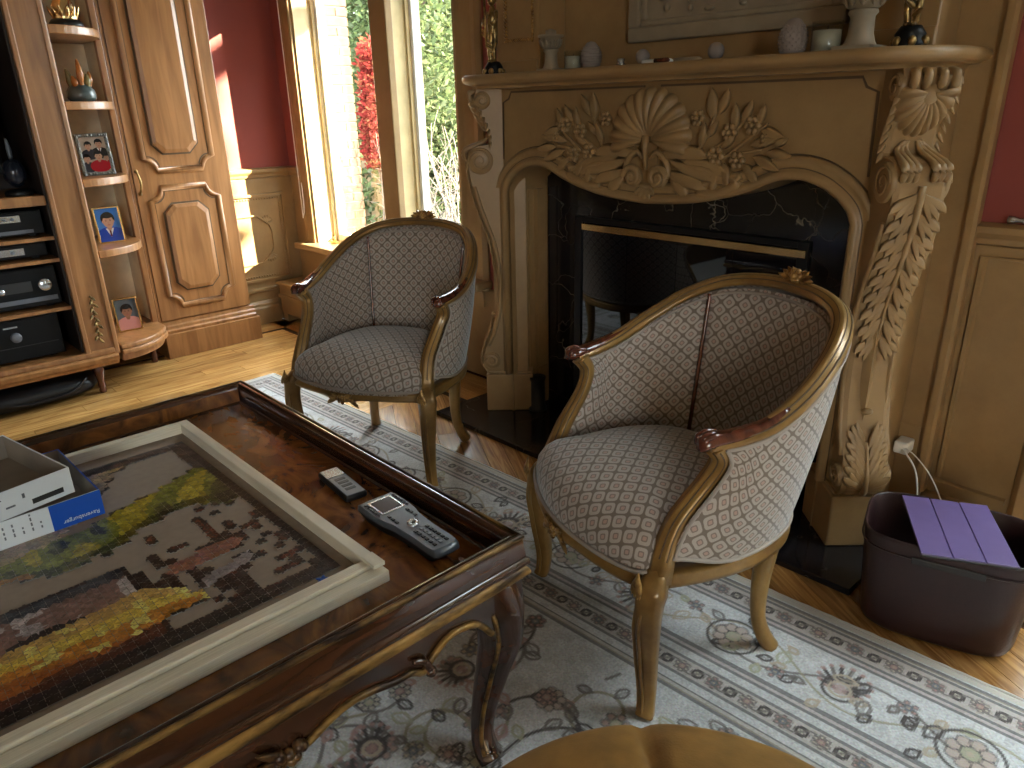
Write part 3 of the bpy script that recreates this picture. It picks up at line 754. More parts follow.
# ---- corner consoles at 45 degrees
PROF = [(0.120,1.312),(0.128,1.285),(0.125,1.258),(0.108,1.222),(0.088,1.18),(0.08,1.14),(0.085,1.115),(0.12,1.11),(0.150,1.095),(0.162,1.06),(0.162,1.02),(0.152,0.96),(0.13,0.88),(0.105,0.81),(0.08,0.74),(0.066,0.66),(0.060,0.56),(0.066,0.46),(0.085,0.38),(0.115,0.315),(0.132,0.26),(0.132,0.215),(0.115,0.19)]
def pz(z): return interp([q[1] for q in PROF[::-1]], [q[0] for q in PROF[::-1]], z)
for s in (-1, 1):
    f = V(s*0.7071, -0.7071, 0); sd = V(0.7071, s*0.7071, 0)*1.0
    O = V(XC+s*0.715, 2.05, 0)
    def pt(p, z, w): return O + f*p + sd*w + V(0,0,z)
    cs = MB()
    pr = catmull([(p,z,0) for p,z in PROF], 3)
    outl = [(p.x,p.y) for p in pr] + [(-0.06,0.19),(-0.06,1.312)]
    # solid in slices (convex quads)
    hw = 0.062
    n = len(pr)
    vs = []
    for p in pr:
        for w in (-hw, -hw*0.8, 0, hw*0.8, hw):
            vs.append(pt(p.x - (0.006 if abs(w) == hw else 0), p.y, w))
        vs.append(pt(-0.06, p.y, hw)); vs.append(pt(-0.06, p.y, -hw))
    fs = [(i*7+j, i*7+(j+1) % 7, (i+1)*7+(j+1) % 7, (i+1)*7+j) for i in range(n-1) for j in range(7)]
    cs.add(vs, fs, False); cs.add([pt(pr[0].x,1.312,-hw),pt(pr[0].x,1.312,hw),pt(-0.06,1.312,hw),pt(-0.06,1.312,-hw)], [(0,1,2,3)])
    con = cs.build('corner_console', M['tan'], fp)
    pb = MB(); pb.prism([(-0.08,-0.078),(0.118,-0.078),(0.118,0.078),(-0.08,0.078)], lambda a,b,d: pt(a,d,b), HZ, 0.185); pb.prism([(-0.08,-0.07),(0.108,-0.07),(0.108,0.07),(-0.08,0.07)], lambda a,b,d: pt(a,d,b), 0.185, 0.195); pb.build('plinth', M['tan'], con, bevel=0.006)
    # side scrolls (both faces) : upper volute, big volute, lower volute
    for w in (-1, 1):
        for (p, z, r) in ((0.098,1.272,0.032),(0.112,1.055,0.050),(0.092,0.245,0.036)):
            k = MB(); ax = sd*w
            Mx = Matrix((( f.x, 0, ax.x),( f.y, 0, ax.y),(0,1,0)))
            k.lathe([(r,-0.004),(r,0.006),(r*0.9,0.009),(0.001,0.009)], pt(p,z,w*hw), 20, Mx)
            k.spiral(pt(p,z,w*(hw+0.009)), f, V(0,0,1), r*0.85, 1.9 if r > 0.033 else 1.4, 0.0045); k.build('volute', M['tan'], con)
        # raised edge strip down the side
        k = MB(); k.tube([pt(pz(z)-0.014, z, w*(hw+0.002)) for z in np.linspace(0.96,0.31,24)], 0.0075, 6); k.build('edge_bead', M['tan'], con)
    # shell at the top
    k = MB(); hub = pt(pz(1.225)+0.004, 1.235, 0)
    hub = pt(pz(1.24)-0.004, 1.254, 0); bend = (sd*0 + f*0)
    def shf(u, v, hub=hub, pt=pt):
        an = math.radians(lerp(168, 372, u)); q = (u*11) % 1.0; rib = abs(math.sin(PI*q))**0.6; rr = 0.094*(0.08+0.92*v)*(1-0.08*(1-rib)*v)
        w = 0.74*rr*math.cos(an); z = 1.254+1.05*rr*math.sin(an); h = 0.024*math.sin(PI*(0.15+0.77*v))+0.011*v*(rib-0.5)
        if v > 0.97: h = -0.004
        return pt(pz(max(1.14, min(1.30, z)))+h, z, w)
    k.grid(shf, 88, 10)
    k.lathe([(0.001,0.026),(0.020,0.024),(0.026,0.012)], hub, 14, Matrix(((sd.x,0,f.x),(sd.y,0,f.y),(0,1,0)))); k.build('shell', M['tan'], con)
    k = MB()
    for w in (-0.042,-0.016,0.016,0.042): k.tube(catmull([pt(pz(1.29)-0.01,1.306,w),pt(pz(1.29)+0.018,1.298,w*1.1),pt(pz(1.28)+0.014,1.276,w*1.1),pt(pz(1.27)+0.004,1.266,w)],4), [0.007,0.010,0.010,0.005], 7)
    k.build('scroll_crest', M['tan'], con)
    k = MB()
    for w in (-1,1):
        for j in range(7): 
            z = 1.26-0.022*j; k.leaf(pt(pz(z)-0.012, z, w*0.058), sd*w*0.5+V(0,0,-1), f+sd*w, 0.035, 0.018, 0.1)
    k.build('side_leaves', M['tan'], con)
    # curling leaf tips over the big volute
    for w in (-0.036, 0.036):
        k = MB()
        for q in (-0.014, 0, 0.014):
            k.tube(catmull([pt(pz(1.13)+0.002,1.150,w*0.4+q*0.3),pt(pz(1.12)+0.012,1.125,w*0.8+q*0.8),pt(pz(1.09)+0.020,1.095,w+q),pt(pz(1.07)+0.014,1.068,w+q),pt(pz(1.06)+0.002,1.062,w+q)],4), [0.004,0.007,0.010,0.008,0.004], 7)
        k.build('leaf_tip', M['tan'], con)
    # long acanthus leaf and the lower leaf
    def acanthus(z0, z1, w0, w1, nl, up):
        k = MB(); st = [pt(pz(z)+0.006, z, 0) for z in np.linspace(z0, z1, 20)]
        k.tube(st, [0.010,0.006,0.004], 6)
        for i in range(nl):
            t = (i+0.3)/nl; z = lerp(z0, z1, t); wd = lerp(w0, w1, t); sg = 1 if up else -1
            for w in (-1,1):
                for (dz, fr_, wid, hh) in ((0.060,1.0,0.030,0.0065),(0.072,0.66,0.024,0.008),(0.078,0.34,0.018,0.009)):
                    b = pt(pz(z)+0.003, z, w*0.004); z2 = z + sg*dz; e = pt(pz(z2)+0.006, z2, w*wd*fr_)
                    k.leaf(b, e-b, f, (e-b).length, wid, 0.05, 0.4, hh, 6, bend=w*0.20*sg, peak=0.6)
        k.build('acanthus_leaf', M['tan'], con)
    acanthus(1.05, 0.62, 0.056, 0.044, 9, False)
    acanthus(0.20, 0.35, 0.054, 0.036, 5, True)
    k = MB(); k.ball(pt(pz(0.43)+0.004,0.432,0), 0.016, 0.016, 0.010)
    k.build('leaf_bud', M['tan'], con)
# ---- central carving
cv = MB(); cv.box(XC-0.03, XC+0.03, YFZ-0.006, YFZ+0.002, 0.99, 1.14); cv = cv.build('carving', M['tan'], fp)
N = V(0,-1,0)
hub = V(XC, YFZ-0.008, 1.142)
k = MB(); nr = 13
scallop(k, hub, V(1,0,0), V(0,0,1), N, 0.156, -20, 200, nr, 0.030, 0.016)
k.build('shell', M['tan'], cv)
k = MB(); k.tube([hub+N*0.02+V(0,0,0.012), hub+N*0.024+V(0,0,-0.02), V(XC,YFZ-0.022,1.05)], [0.013,0.010,0.006], 8); k.build('shell_stem', M['tan'], cv)
for s in (-1, 1):
    k = MB(); c0 = V(XC+s*0.050, YFZ-0.018, 1.028)
    k.spiral(c0+N*0.012, V(s,0,0), V(0,0,1), 0.034, 1.6, 0.011, 30); k.ball(c0, 0.034, 0.016, 0.034, 14, 8); k.tube(catmull([c0+V(s*0.034,0,0),V(XC+s*0.075,YFZ-0.02,1.075),V(XC+s*0.04,YFZ-0.022,1.105),V(XC+s*0.012,YFZ-0.022,1.085)],5), [0.011,0.010,0.008,0.005], 7); k.build('volute', M['tan'], cv)
    # acanthus sprays sweeping down and outwards
    for (x0,z0,x1,z1,w,bd) in ((0.03,1.10,0.15,1.075,0.05,0.25),(0.05,1.115,0.20,1.05,0.056,0.28),(0.07,1.09,0.25,0.965,0.062,0.3),(0.06,1.06,0.19,0.955,0.056,0.3),(0.10,1.10,0.27,1.00,0.05,0.25),(0.04,1.125,0.15,1.11,0.026,0.2),(0.085,1.04,0.14,0.955,0.048,0.2)):
        k = MB(); a = V(XC+s*x0,YFZ-0.006,z0); b = V(XC+s*x1,YFZ-0.010,z1)
        k.leaf(a, b-a, N, (b-a).length, w, 0.02, 0.45, 0.020, 9, 0, -s*bd, 0.6); k.build('acanthus_leaf', M['tan'], cv)
    # stems, leaves and blossoms
    def stem(pts, r=0.006):
        k = MB(); k.tube(catmull([V(XC+s*x,YFZ-0.012,z) for x,z in pts],5), [r,r,r*0.6], 6); k.build('stem', M['tan'], cv)
    stem([(0.15,1.075),(0.20,1.14),(0.235,1.22)]); stem([(0.15,1.07),(0.27,1.14),(0.33,1.20)]); stem([(0.16,1.06),(0.28,1.10),(0.39,1.12)]); stem([(0.22,1.06),(0.33,1.05),(0.43,1.10)]); stem([(0.28,1.10),(0.36,1.16),(0.40,1.19)])
    for (x,z,dx_,dz_,L2,w) in ((0.225,1.20,-0.15,1,0.088,0.044),(0.245,1.215,0.35,1,0.075,0.036),(0.19,1.12,0.1,1,0.075,0.03),(0.21,1.15,0.5,0.8,0.06,0.026),(0.30,1.17,-0.1,1,0.075,0.034),(0.32,1.19,0.4,1,0.07,0.03),(0.37,1.18,0.2,1,0.065,0.026),(0.35,1.13,1,0.35,0.09,0.032),(0.38,1.17,1,-0.1,0.075,0.034),(0.36,1.10,1,-0.25,0.10,0.036),(0.40,1.11,1,0.05,0.085,0.034),(0.33,1.08,0.9,-0.6,0.085,0.034),(0.27,1.08,0.5,-1,0.075,0.034),(0.24,1.06,0.2,-1,0.07,0.034),(0.29,1.06,0.7,-0.8,0.07,0.03),(0.42,1.13,0.8,0.5,0.05,0.024),(0.26,1.12,0.7,0.7,0.06,0.026)):
        k = MB(); k.leaf(V(XC+s*x,YFZ-0.008,z), (s*dx_,-0.12,dz_), N, L2, w, 0.05, 0.5, 0.014, 7, 0, s*0.1); k.build('leaf', M['tan'], cv)
    for (x,z,r) in ((0.175,1.205,0.022),(0.285,1.165,0.024),(0.355,1.185,0.024),(0.245,1.10,0.026),(0.315,1.09,0.024),(0.395,1.145,0.018)):
        k = MB(); c0 = V(XC+s*x,YFZ-0.016,z)
        for q in range(6):
            an = q*PI/3; k.ball(c0+V(math.cos(an),0,math.sin(an))*r*0.72, r*0.42, 0.009, r*0.42, 8, 5)
        k.ball(c0+N*0.006, r*0.34, 0.010, r*0.34, 8, 5); k.build('blossom', M['tan'], cv)
    k = MB(); k.tube(catmull([V(XC+s*0.19,YFZ-0.014,0.99),V(XC+s*0.26,YFZ-0.016,0.992),V(XC+s*0.32,YFZ-0.016,1.02),V(XC+s*0.325,YFZ-0.016,1.045),V(XC+s*0.305,YFZ-0.016,1.045)],5), [0.010,0.016,0.017,0.012,0.008], 7); k.build('scroll_end', M['tan'], cv)
k = MB()
for i in range(5): an = -PI/2+(i-2)*0.5; k.leaf(V(XC,YFZ-0.012,1.0), (math.cos(an),-0.2,math.sin(an)), N, 0.05, 0.026, 0.1)
k.build('pendant_leaf', M['tan'], cv)
# ---- firebox
fb = thing('firebox', 'black marble firebox front with dark glass doors and a brass top bar', 'firebox', (XC, 2.19, HZ))
B('marble_panel', M['marble'], fb, XC-0.635, XC-0.475, 2.180, YW, HZ, 1.06, bevel=0.001); B('marble_panel', M['marble'], fb, XC+0.47, XC+0.635, 2.180, YW, HZ, 1.06, bevel=0.001)
B('marble_panel', M['marble'], fb, XC-0.475, XC+0.47, 2.180, YW, 0.845, 1.06, bevel=0.001); B('marble_panel', M['marble'], fb, XC-0.475, XC+0.47, 2.180, YW, HZ, 0.09, bevel=0.001)
mb = MB(); x0, x1 = XC-0.475, XC+0.47
mb.box(x0, x0+0.035, 2.165, YW, 0.09, 0.845).box(x1-0.035, x1, 2.165, YW, 0.09, 0.845).box(x0+0.035, x1-0.035, 2.165, YW, 0.825, 0.845).box(x0+0.035, x1-0.035, 2.165, YW, 0.09, 0.13)
mb.build('steel_frame', M['black'], fb, bevel=0.002)
B('brass_bar', M['brass'], fb, x0+0.04, x1-0.005, 2.158, 2.165, 0.796, 0.820, bevel=0.002, label='polished brass bar')
for i in range(4):
    w = (x1-x0-0.07)/4; B('glass_door', M['fglass'], fb, x0+0.035+i*w+0.001, x0+0.035+(i+1)*w-0.001, 2.172, 2.178, 0.13, 0.825, bevel=0)
# black cast firedog behind the left jamb
pd = MB(); pd.lathe([(0.001,HZ),(0.040,HZ),(0.040,HZ+0.012),(0.032,HZ+0.02),(0.032,HZ+0.13),(0.036,HZ+0.14),(0.036,HZ+0.15),(0.001,HZ+0.15)], (XC-0.60, 2.075, 0), 16)
tag(pd.build('iron_canister', M['black'], None), 'small black canister standing on the hearth inside the left jamb', 'canister')

# ================================================================== overmantel and things on the shelf
om = struct(MB().box(-2.24,-2.015,2.06,YW,MT,ZC).build('trim_4', M['tan'], None, bevel=0.004), 'overmantel pilaster with a rope moulding')
om2 = struct(MB().box(-0.86,-0.69,2.06,YW,MT,ZC).build('trim_5', M['tan'], None, bevel=0.004), 'overmantel pilaster')
for o_, a, b in ((om,-2.185,-2.045),(om2,-0.84,-0.715)):
    mb = MB(); pth = [V(a,2.058,ZC-0.1),V(a,2.058,1.475),V(b,2.058,1.475),V(b,2.058,ZC-0.1)]
    if o_ is om:
        for p, q in zip(pth, pth[1:]):
            n_ = int((q-p).length/0.012)
            for i in range(n_):
                c0 = p.lerp(q, i/n_); t_ = (q-p).normalized(); dd = (t_+V(0.6,0,0.6)).normalized()
                mb.tube([c0-dd*0.009, c0+dd*0.009], [0.004,0.004], 5)
        mb.build('rope_moulding', M['giltd'], o_)
    MB().box(a-0.025,b+0.025,2.052,2.06,MT+0.005,MT+0.05).build('base_moulding', M['tan'], o_, bevel=0.004)
# relief picture in a stepped frame
pc = thing('relief_picture', 'stone-coloured carved relief in a stepped frame above the mantel shelf', 'picture', (-1.33, 2.17, 1.44))
a0, a1, z0_, z1_ = -1.70, -0.96, 1.44, 1.92
def frame_rails(parent, a0, a1, z0_, z1_, w, y0, y1, mat, nm):
    for (p, q, r, t) in ((a0,a1,z0_,z0_+w),(a0,a1,z1_-w,z1_),(a0,a0+w,z0_+w,z1_-w),(a1-w,a1,z0_+w,z1_-w)): B(nm, mat, parent, p, q, y0, y1, r, t, bevel=0.006)
frame_rails(pc, a0, a1, z0_, z1_, 0.045, 2.165, YW, M['stone'], 'outer_frame'); frame_rails(pc, a0+0.045, a1-0.045, z0_+0.045, z1_-0.045, 0.02, 2.175, YW, M['stone'], 'inner_frame')
B('panel', M['stone'], pc, a0+0.065, a1-0.065, 2.188, YW, z0_+0.065, z1_-0.065, bevel=0)
mb = MB()
for i in range(90):
    mb.ball((random.uniform(a0+0.09,a1-0.09), 2.187, random.uniform(z0_+0.08,z1_-0.1)), random.uniform(0.008,0.02), 0.010, random.uniform(0.006,0.014), 7, 5)
tag(mb.build('relief', M['stone'], pc), kind='stuff')

def figure(name, label, x, y, h, hold):
    t = thing(name, label, 'figurine', (x, y, MT))
    mb = MB(); mb.lathe([(0.001,0),(0.036,0),(0.037,0.008),(0.030,0.018),(0.034,0.028),(0.022,0.046),(0.001,0.05)], (x,y,MT), 14)
    bs = mb.build('base', M['blackm'], t, label='dark base with gilt bosses')
    mb = MB()
    for k in range(6): mb.ball((x+0.034*math.cos(k*PI/3), y+0.034*math.sin(k*PI/3), MT+0.012), 0.010, 0.010, 0.012, 8, 6)
    mb.build('boss', M['bronze'], bs)
    mb = MB(); z = MT+0.045
    for s in (-1,1):
        mb.tube(catmull([(x+s*0.008,y-0.004,z),(x+s*0.012,y-0.008,z+0.04),(x+s*0.010,y,z+0.075),(x+s*0.008,y,z+0.11)],4), [0.008,0.009,0.010,0.014], 8)
        mb.tube(catmull([(x+s*0.020,y,z+0.165),(x+s*0.032,y-0.012,z+0.145),(x+s*0.026,y-0.022,z+0.125),(x+s*0.014,y-0.024,z+0.13)],4), [0.008,0.007,0.006,0.005], 7)
        mb.ball((x+s*0.008,y-0.010,z+0.003), 0.008, 0.016, 0.006, 8, 5)
    mb.tube(catmull([(x,y,z+0.095),(x,y-0.002,z+0.12),(x,y,z+0.15),(x,y,z+0.172),(x,y,z+0.185)],4), [0.017,0.019,0.020,0.012,0.008], 10)
    mb.ball((x,y-0.003,z+0.202), 0.014,0.015,0.018); mb.ball((x,y+0.004,z+0.208), 0.016,0.014,0.016); mb.ball((x,y-0.018,z+0.20),0.003)
    if hold: mb.tube([(x-0.012,y-0.02,z+0.05),(x-0.014,y-0.024,z+0.13),(x-0.02,y-0.02,z+0.24)], 0.005, 6)
    mb.build('cherub', M['bronze'], t)
    mb = MB()
    for k in range(7): mb.leaf((x+0.012*math.sin(k),y-0.010,z+0.02+0.014*k), (math.cos(k*2.1),-0.3,0.5), (0,-1,0), 0.035, 0.014, 0.2)
    mb.build('garland', M['bronze'], t)
    if h: MB().lathe([(0.005,0.24),(0.02,0.25),(0.024,0.262),(0.014,0.27),(0.012,0.30)], (x-0.02,y-0.02,MT+0.04), 12).build('candle_cup', M['bronze'], t)
figure('cherub_candlestick', 'gilt bronze cherub candlestick at the left end of the mantel shelf', -2.165, 1.975, 1, True)
figure('cherub_statuette', 'gilt bronze standing statuette above the right console of the mantel shelf', -0.715, 1.965, 1, True)
def urn(label, x, y, sc):
    t = thing('pedestal_urn', label, 'urn', (x,y,MT), 0.3)
    MB().box(x-0.036*sc,x+0.036*sc,y-0.036*sc,y+0.036*sc,MT,MT+0.010*sc).build('base', M['stone'], t, bevel=0.002)
    MB().lathe([(0.03*sc,0.010*sc),(0.026*sc,0.016*sc),(0.022*sc,0.03*sc),(0.021*sc,0.058*sc),(0.026*sc,0.064*sc),(0.024*sc,0.07*sc),(0.001,0.07*sc)], (x,y,MT), 18).build('column', M['stone'], t)
    MB().lathe([(0.001,0.07*sc),(0.027*sc,0.072*sc),(0.030*sc,0.085*sc),(0.034*sc,0.105*sc),(0.044*sc,0.108*sc),(0.044*sc,0.114*sc),(0.018*sc,0.116*sc),(0.018*sc,0.128*sc),(0.001,0.133*sc)], (x,y,MT), 18).build('bowl', M['stone'], t)
    mb = MB()
    for k in range(10): a = k*PI/5; mb.leaf((x+0.028*sc*math.cos(a),y+0.028*sc*math.sin(a),MT+0.074*sc), (0.3*math.cos(a),0.3*math.sin(a),1), (math.cos(a),math.sin(a),0), 0.03*sc, 0.016*sc, 0.1)
    mb.build('leaf_band', M['stone'], t)
urn('pale stone pedestal urn beside the left glass candle', -1.875, 1.975, 1.0); urn('larger pale stone pedestal urn near the right end of the mantel shelf', -0.845, 2.0, 1.35)
def candle(label, x, y, sc):
    t = thing('jar_candle', label, 'candle', (x,y,MT))
    MB().lathe([(0.001,0),(0.034*sc,0),(0.036*sc,0.004),(0.037*sc,0.072*sc),(0.0345*sc,0.072*sc),(0.0335*sc,0.006),(0.001,0.006)], (x,y,MT), 22).build('glass', M['cglass'], t)
    MB().lathe([(0.001,0.0065),(0.033*sc,0.0065),(0.033*sc,0.052*sc),(0.001,0.050*sc)], (x,y,MT), 20).build('wax', M['wax'], t)
    MB().tube([(x,y,MT+0.05*sc),(x+0.001,y,MT+0.062*sc)], 0.001, 5).build('wick', M['ink'], t)
candle('white wax candle in a short glass, left end of the mantel', -1.778, 1.98, 0.82); candle('white wax candle in a taller glass, right half of the mantel', -0.93, 2.0, 1.05)
M['ceram'] = plain('lavender_grey_ceramic', (0.24,0.20,0.18), 0.6)
def dome(name, label, x, y, sc, ribs):
    t = thing(name, label, 'ornament', (x,y,MT))
    pr = [(0.001,0.004)] + [((0.030+0.008*math.sin(PI*i/10))*math.sqrt(max(0.02, 1-(i/11)**3))*sc, (0.006+0.082*i/10)*sc) for i in range(11)] + [(0.001,0.092*sc)]
    MB().lathe(pr, (x,y,MT), 20).build('dome', M['ceram'], t)
    MB().lathe([(0.001,0),(0.036*sc,0),(0.036*sc,0.005),(0.001,0.005)], (x,y,MT), 20).build('base', M['ceram'], t)
    mb = MB()
    for i in range(2, 10):
        r, z = pr[i]
        if ribs: mb.tube([(x+(r+0.001)*math.cos(a),y+(r+0.001)*math.sin(a),MT+z) for a in np.linspace(0,2*PI,18,endpoint=False)], 0.0022*sc, 5, closed=True)
        else:
            for k in range(14): a = k*2*PI/14+(i % 2)*0.22; mb.ball((x+r*math.cos(a),y+r*math.sin(a),MT+z), 0.003*sc, n=6, m=4)
    mb.build('ribs' if ribs else 'studs', M['ceram'], t)
dome('ribbed_dome', 'small ribbed beehive-shaped ornament beside the left candle', -1.70, 1.98, 0.9, True); dome('studded_dome', 'grey studded domed ornament left of the right candle', -1.02, 2.0, 1.0, False)
# tiny things in the middle of the shelf
mb = MB(); mb.lathe([(0.001,0),(0.013,0),(0.015,0.006),(0.010,0.012),(0.013,0.022),(0.001,0.024)], (-1.552,1.95,MT), 12); tag(mb.build('crystal_trinket', M['silver'], None), 'tiny shiny crystal trinket on the mantel, left of centre', 'trinket')
def sph(label, x, y, r):
    t = thing('ball_ornament', label, 'ornament', (x,y,MT)); MB().ball((x,y,MT+r+0.004), r, n=16, m=10).build('ball', M['ceram'], t)
    MB().lathe([(0.001,0),(r*0.7,0),(r*0.6,0.006),(0.001,0.006)], (x,y,MT), 14).build('foot', M['blackm'], t)
sph('dim ball ornament at the left corner of the relief picture', -1.50, 1.99, 0.022); sph('two-tone ball ornament below the middle of the relief picture', -1.262, 2.02, 0.024)
for lab, xa, ya, xb, yb, mt_ in (('flat white pen lying on the mantel shelf', -1.46,1.935,-1.36,1.95,'white'),('pale stick lying behind the pen on the mantel', -1.37,1.965,-1.27,1.96,'stone'),('brown lighter lying on the mantel shelf', -1.40,1.915,-1.345,1.91,'armwood')):
    mb = MB(); a, b = V(xa,ya,MT+0.007), V(xb,yb,MT+0.007); d = (b-a)
    mb.tube([a, a+d*0.03, a+d*0.9, b], [0.004,0.007,0.007,0.003], 8); tag(mb.build({'white':'pen','stone':'stick','armwood':'lighter'}[mt_], M[mt_], None), lab, {'white':'pen','stone':'stick','armwood':'lighter'}[mt_])
# ================================================================== armchairs
def make_chair():
    t = thing('tub_armchair', 'x', 'armchair')
    Th = [(0.288,0.094,0.636),(0.302,0.16,0.643),(0.308,0.23,0.663),(0.298,0.315,0.710),(0.262,0.405,0.768),(0.20,0.478,0.808),(0.11,0.522,0.825),(0,0.534,0.830)]
    Bh = [(0.262,0.03),(0.272,0.10),(0.275,0.18),(0.262,0.26),(0.225,0.345),(0.165,0.402),(0.085,0.433),(0,0.441)]
    T = catmull([(-x,y,z) for x,y,z in Th] + [(x,y,z) for x,y,z in Th[::-1][1:]], 6)
    Bc = catmull([(-x,y,0.345) for x,y in Bh] + [(x,y,0.345) for x,y in Bh[::-1][1:]], 6)
    n = len(T)-1
    ST = catmull([(0.266,0.022,0.385),(0.262,0.052,0.46),(0.272,0.108,0.54),(0.285,0.128,0.592),(0.288,0.108,0.628)], 6)   # arm stump, right side
    def sample(lst, t): 
        q = max(0, min(1, t))*(len(lst)-1); i = min(int(q), len(lst)-2); return lst[i].lerp(lst[i+1], q-i)
    arc = [0.0]
    for i in range(n): arc.append(arc[-1] + ((T[i+1]+Bc[i+1])*0.5-(T[i]+Bc[i])*0.5).length)
    def shell(u, s, off, pad):
        b = sample(Bc, u); tp = sample(T, u); p = b.lerp(tp, s)
        w = max(0, 1-min(u, 1-u)/0.14); w = w*w*(3-2*w)
        if w > 0:
            sgn = 1 if u > 0.5 else -1
            st = sample(ST, s); st = V(st.x*sgn, st.y, st.z)
            e = sample(Bc, round(u)).lerp(sample(T, round(u)), s); p = p + (st-e)*w
        d = sample(Bc, min(1,u+0.01))+sample(T, min(1,u+0.01))-sample(Bc, max(0,u-0.01))-sample(T, max(0,u-0.01)); d.z = 0; d.normalize()
        nn = V(-d.y, d.x, 0)        # outward
        if nn.dot(V(p.x, p.y-0.2, 0)) < 0: nn = -nn
        return p + nn*(off + pad*math.sin(PI*s)**0.7)
    def uvs(u, s):
        q = u*n; i = min(int(q), n-1); return (arc[i]+(arc[i+1]-arc[i])*(q-i), s*lerp(0.28,0.48, math.sin(PI*u)))
    mb = MB(); mb.grid(lambda u,s: shell(0.015+0.97*u, lerp(0.03,0.965,s), 0.016, 0.010), 56, 12, lambda u,s: uvs(u,s), flip=True)
    ob = mb.build('outer_upholstery', M['fab'], t, True, label='outer back fabric in pale trellis weave')
    def pipe(name, fn, r, mat, parent): 
        k = MB(); k.tube([fn(i/60) for i in range(61)], r, 6); return k.build(name, mat, parent, True)
    pipe('piping', lambda q: shell(0.015+0.97*q, 0.04, 0.020, 0), 0.005, M['pipe'], ob)
    for u0 in (0.022, 0.978): pipe('piping', lambda q: shell(u0, lerp(0.04,0.95,q), 0.019, 0.006), 0.0045, M['pipe'], ob)
    pipe('piping', lambda q: shell(0.02+0.96*q, 0.945, 0.020, 0.002), 0.0045, M['pipe'], ob)
    # inner upholstery in three pads
    seams = (0.335, 0.665)
    rngs = ((0.012, seams[0]), seams, (seams[1], 0.988))
    for i, (a, b) in enumerate(rngs):
        def fn(u, s, a=a, b=b):
            e = min(u, 1-u)*(b-a); pd = 0.016*min(1, e/0.05)**0.5
            return shell(lerp(a,b,u), lerp(0.06,0.955,s), -0.008, -pd)
        mb = MB(); mb.grid(fn, 24, 12, lambda u,s,a=a,b=b: uvs(lerp(a,b,u), s))
        ip = mb.build('inner_upholstery', M['fab'], t, True)
        pipe('piping', lambda q, a=a, b=b: shell(lerp(a+0.004,b-0.004,q), 0.935, -0.017, -0.003), 0.0042, M['pipe'], ip)
    for u0 in seams: pipe('seam_rib', lambda q: shell(u0, lerp(0.08,0.95,q), -0.014, -0.002), 0.0055, M['armwood'], t)
    # top rail, moulded, with mahogany arm ends
    prof = [(0.017,-0.014),(0.023,-0.010),(0.0235,-0.001),(0.018,0.003),(0.0165,0.008),(0.010,0.010),(0.006,0.015),(-0.004,0.015),(-0.007,0.009),(-0.013,0.008),(-0.016,0.002),(-0.021,-0.001),(-0.021,-0.010),(-0.016,-0.014)]
    rl = MB(); rl.sweep(T, prof); rl = rl.build('top_rail', M['gilt'], t, True)
    for (a_, b_) in ((0.0175,0.0045),(-0.0165,0.004),(0.0075,0.0115),(-0.0065,0.0105)):
        k = MB(); k.sweep(T[6:-6], [(a_-0.0014,b_-0.0014),(a_+0.0014,b_-0.0014),(a_+0.0014,b_+0.0014),(a_-0.0014,b_+0.0014)]); k.build('groove_line', M['groove'], rl, True)
    for s in (-1, 1):
        k = MB(); pth = [T[i] if s < 0 else T[n-i] for i in range(0, 15)]
        pth = [V(p.x,p.y,p.z+0.010) for p in pth]; pth = [pth[0]+V(s*-0.002,-0.017,-0.020), pth[0]+V(0,-0.014,-0.004)]+pth
        k.sweep(pth, [(0.019,-0.014),(0.021,-0.004),(0.014,0.005),(0.006,0.008),(-0.006,0.008),(-0.014,0.005),(-0.021,-0.004),(-0.019,-0.014)], scale=[0.75,1.0]+[1.12-0.075*i/2 for i in range(15)]); ar = k.build('arm_cap', M['armwood'], t, True, label='dark reddish-brown polished arm end')
        k = MB()
        for q in (-0.016, 0, 0.016): 
            c0 = pth[2]; k.tube(catmull([c0+V(q*0.8,0.030,0.004),c0+V(q*0.8,0.005,0.007),c0+V(q*0.8,-0.014,0.0),c0+V(q*0.8,-0.017,-0.016)],4), [0.003,0.0055,0.006,0.003], 7)
        k.build('arm_carving', M['armwood'], ar, True)
        k = MB(); pts = [V(p.x*s,p.y,p.z) for p in ST]; pts = [V(0.268*s,0.012,0.335)]+pts
        k.sweep(pts, [(-0.024,-0.020),(0.024,-0.020),(0.030,0.0),(0.024,0.016),(0.012,0.014),(0.006,0.024),(-0.006,0.024),(-0.012,0.014),(-0.024,0.016),(-0.030,0.0)], up=(0,-1,0.0), scale=[0.95]+[0.9-0.22*math.sin(PI*i/len(ST)) for i in range(len(ST))])
        asup = k.build('arm_support', M['gilt'], t, True)
        scl = [0.95]+[0.9-0.22*math.sin(PI*i/len(ST)) for i in range(len(ST))]
        for (a_, b_) in ((0.0115,0.0155),(-0.0115,0.0155),(0.0275,0.006),(-0.0275,0.006)):
            k = MB(); k.sweep(pts[1:-1], [(a_-0.0016,b_-0.0016),(a_+0.0016,b_-0.0016),(a_+0.0016,b_+0.0016),(a_-0.0016,b_+0.0016)], up=(0,-1,0), scale=scl[1:-1]); k.build('groove_line', M['groove'], asup, True)
        k = MB(); k.spiral(ST[-1]*1 if s > 0 else V(-ST[-1].x,ST[-1].y,ST[-1].z), V(0,1,0), V(0,0,1), 0.012, 1.3, 0.003); 
        # front cabriole leg
        k = MB(); lp = catmull([(0.266*s,0.016,0.352),(0.280*s,-0.006,0.318),(0.284*s,-0.014,0.27),(0.278*s,-0.006,0.17),(0.273*s,0.002,0.08),(0.276*s,-0.001,0.025),(0.280*s,-0.008,0.0)], 6)
        lr = [0.022,0.033,0.029,0.022,0.018,0.018,0.022]
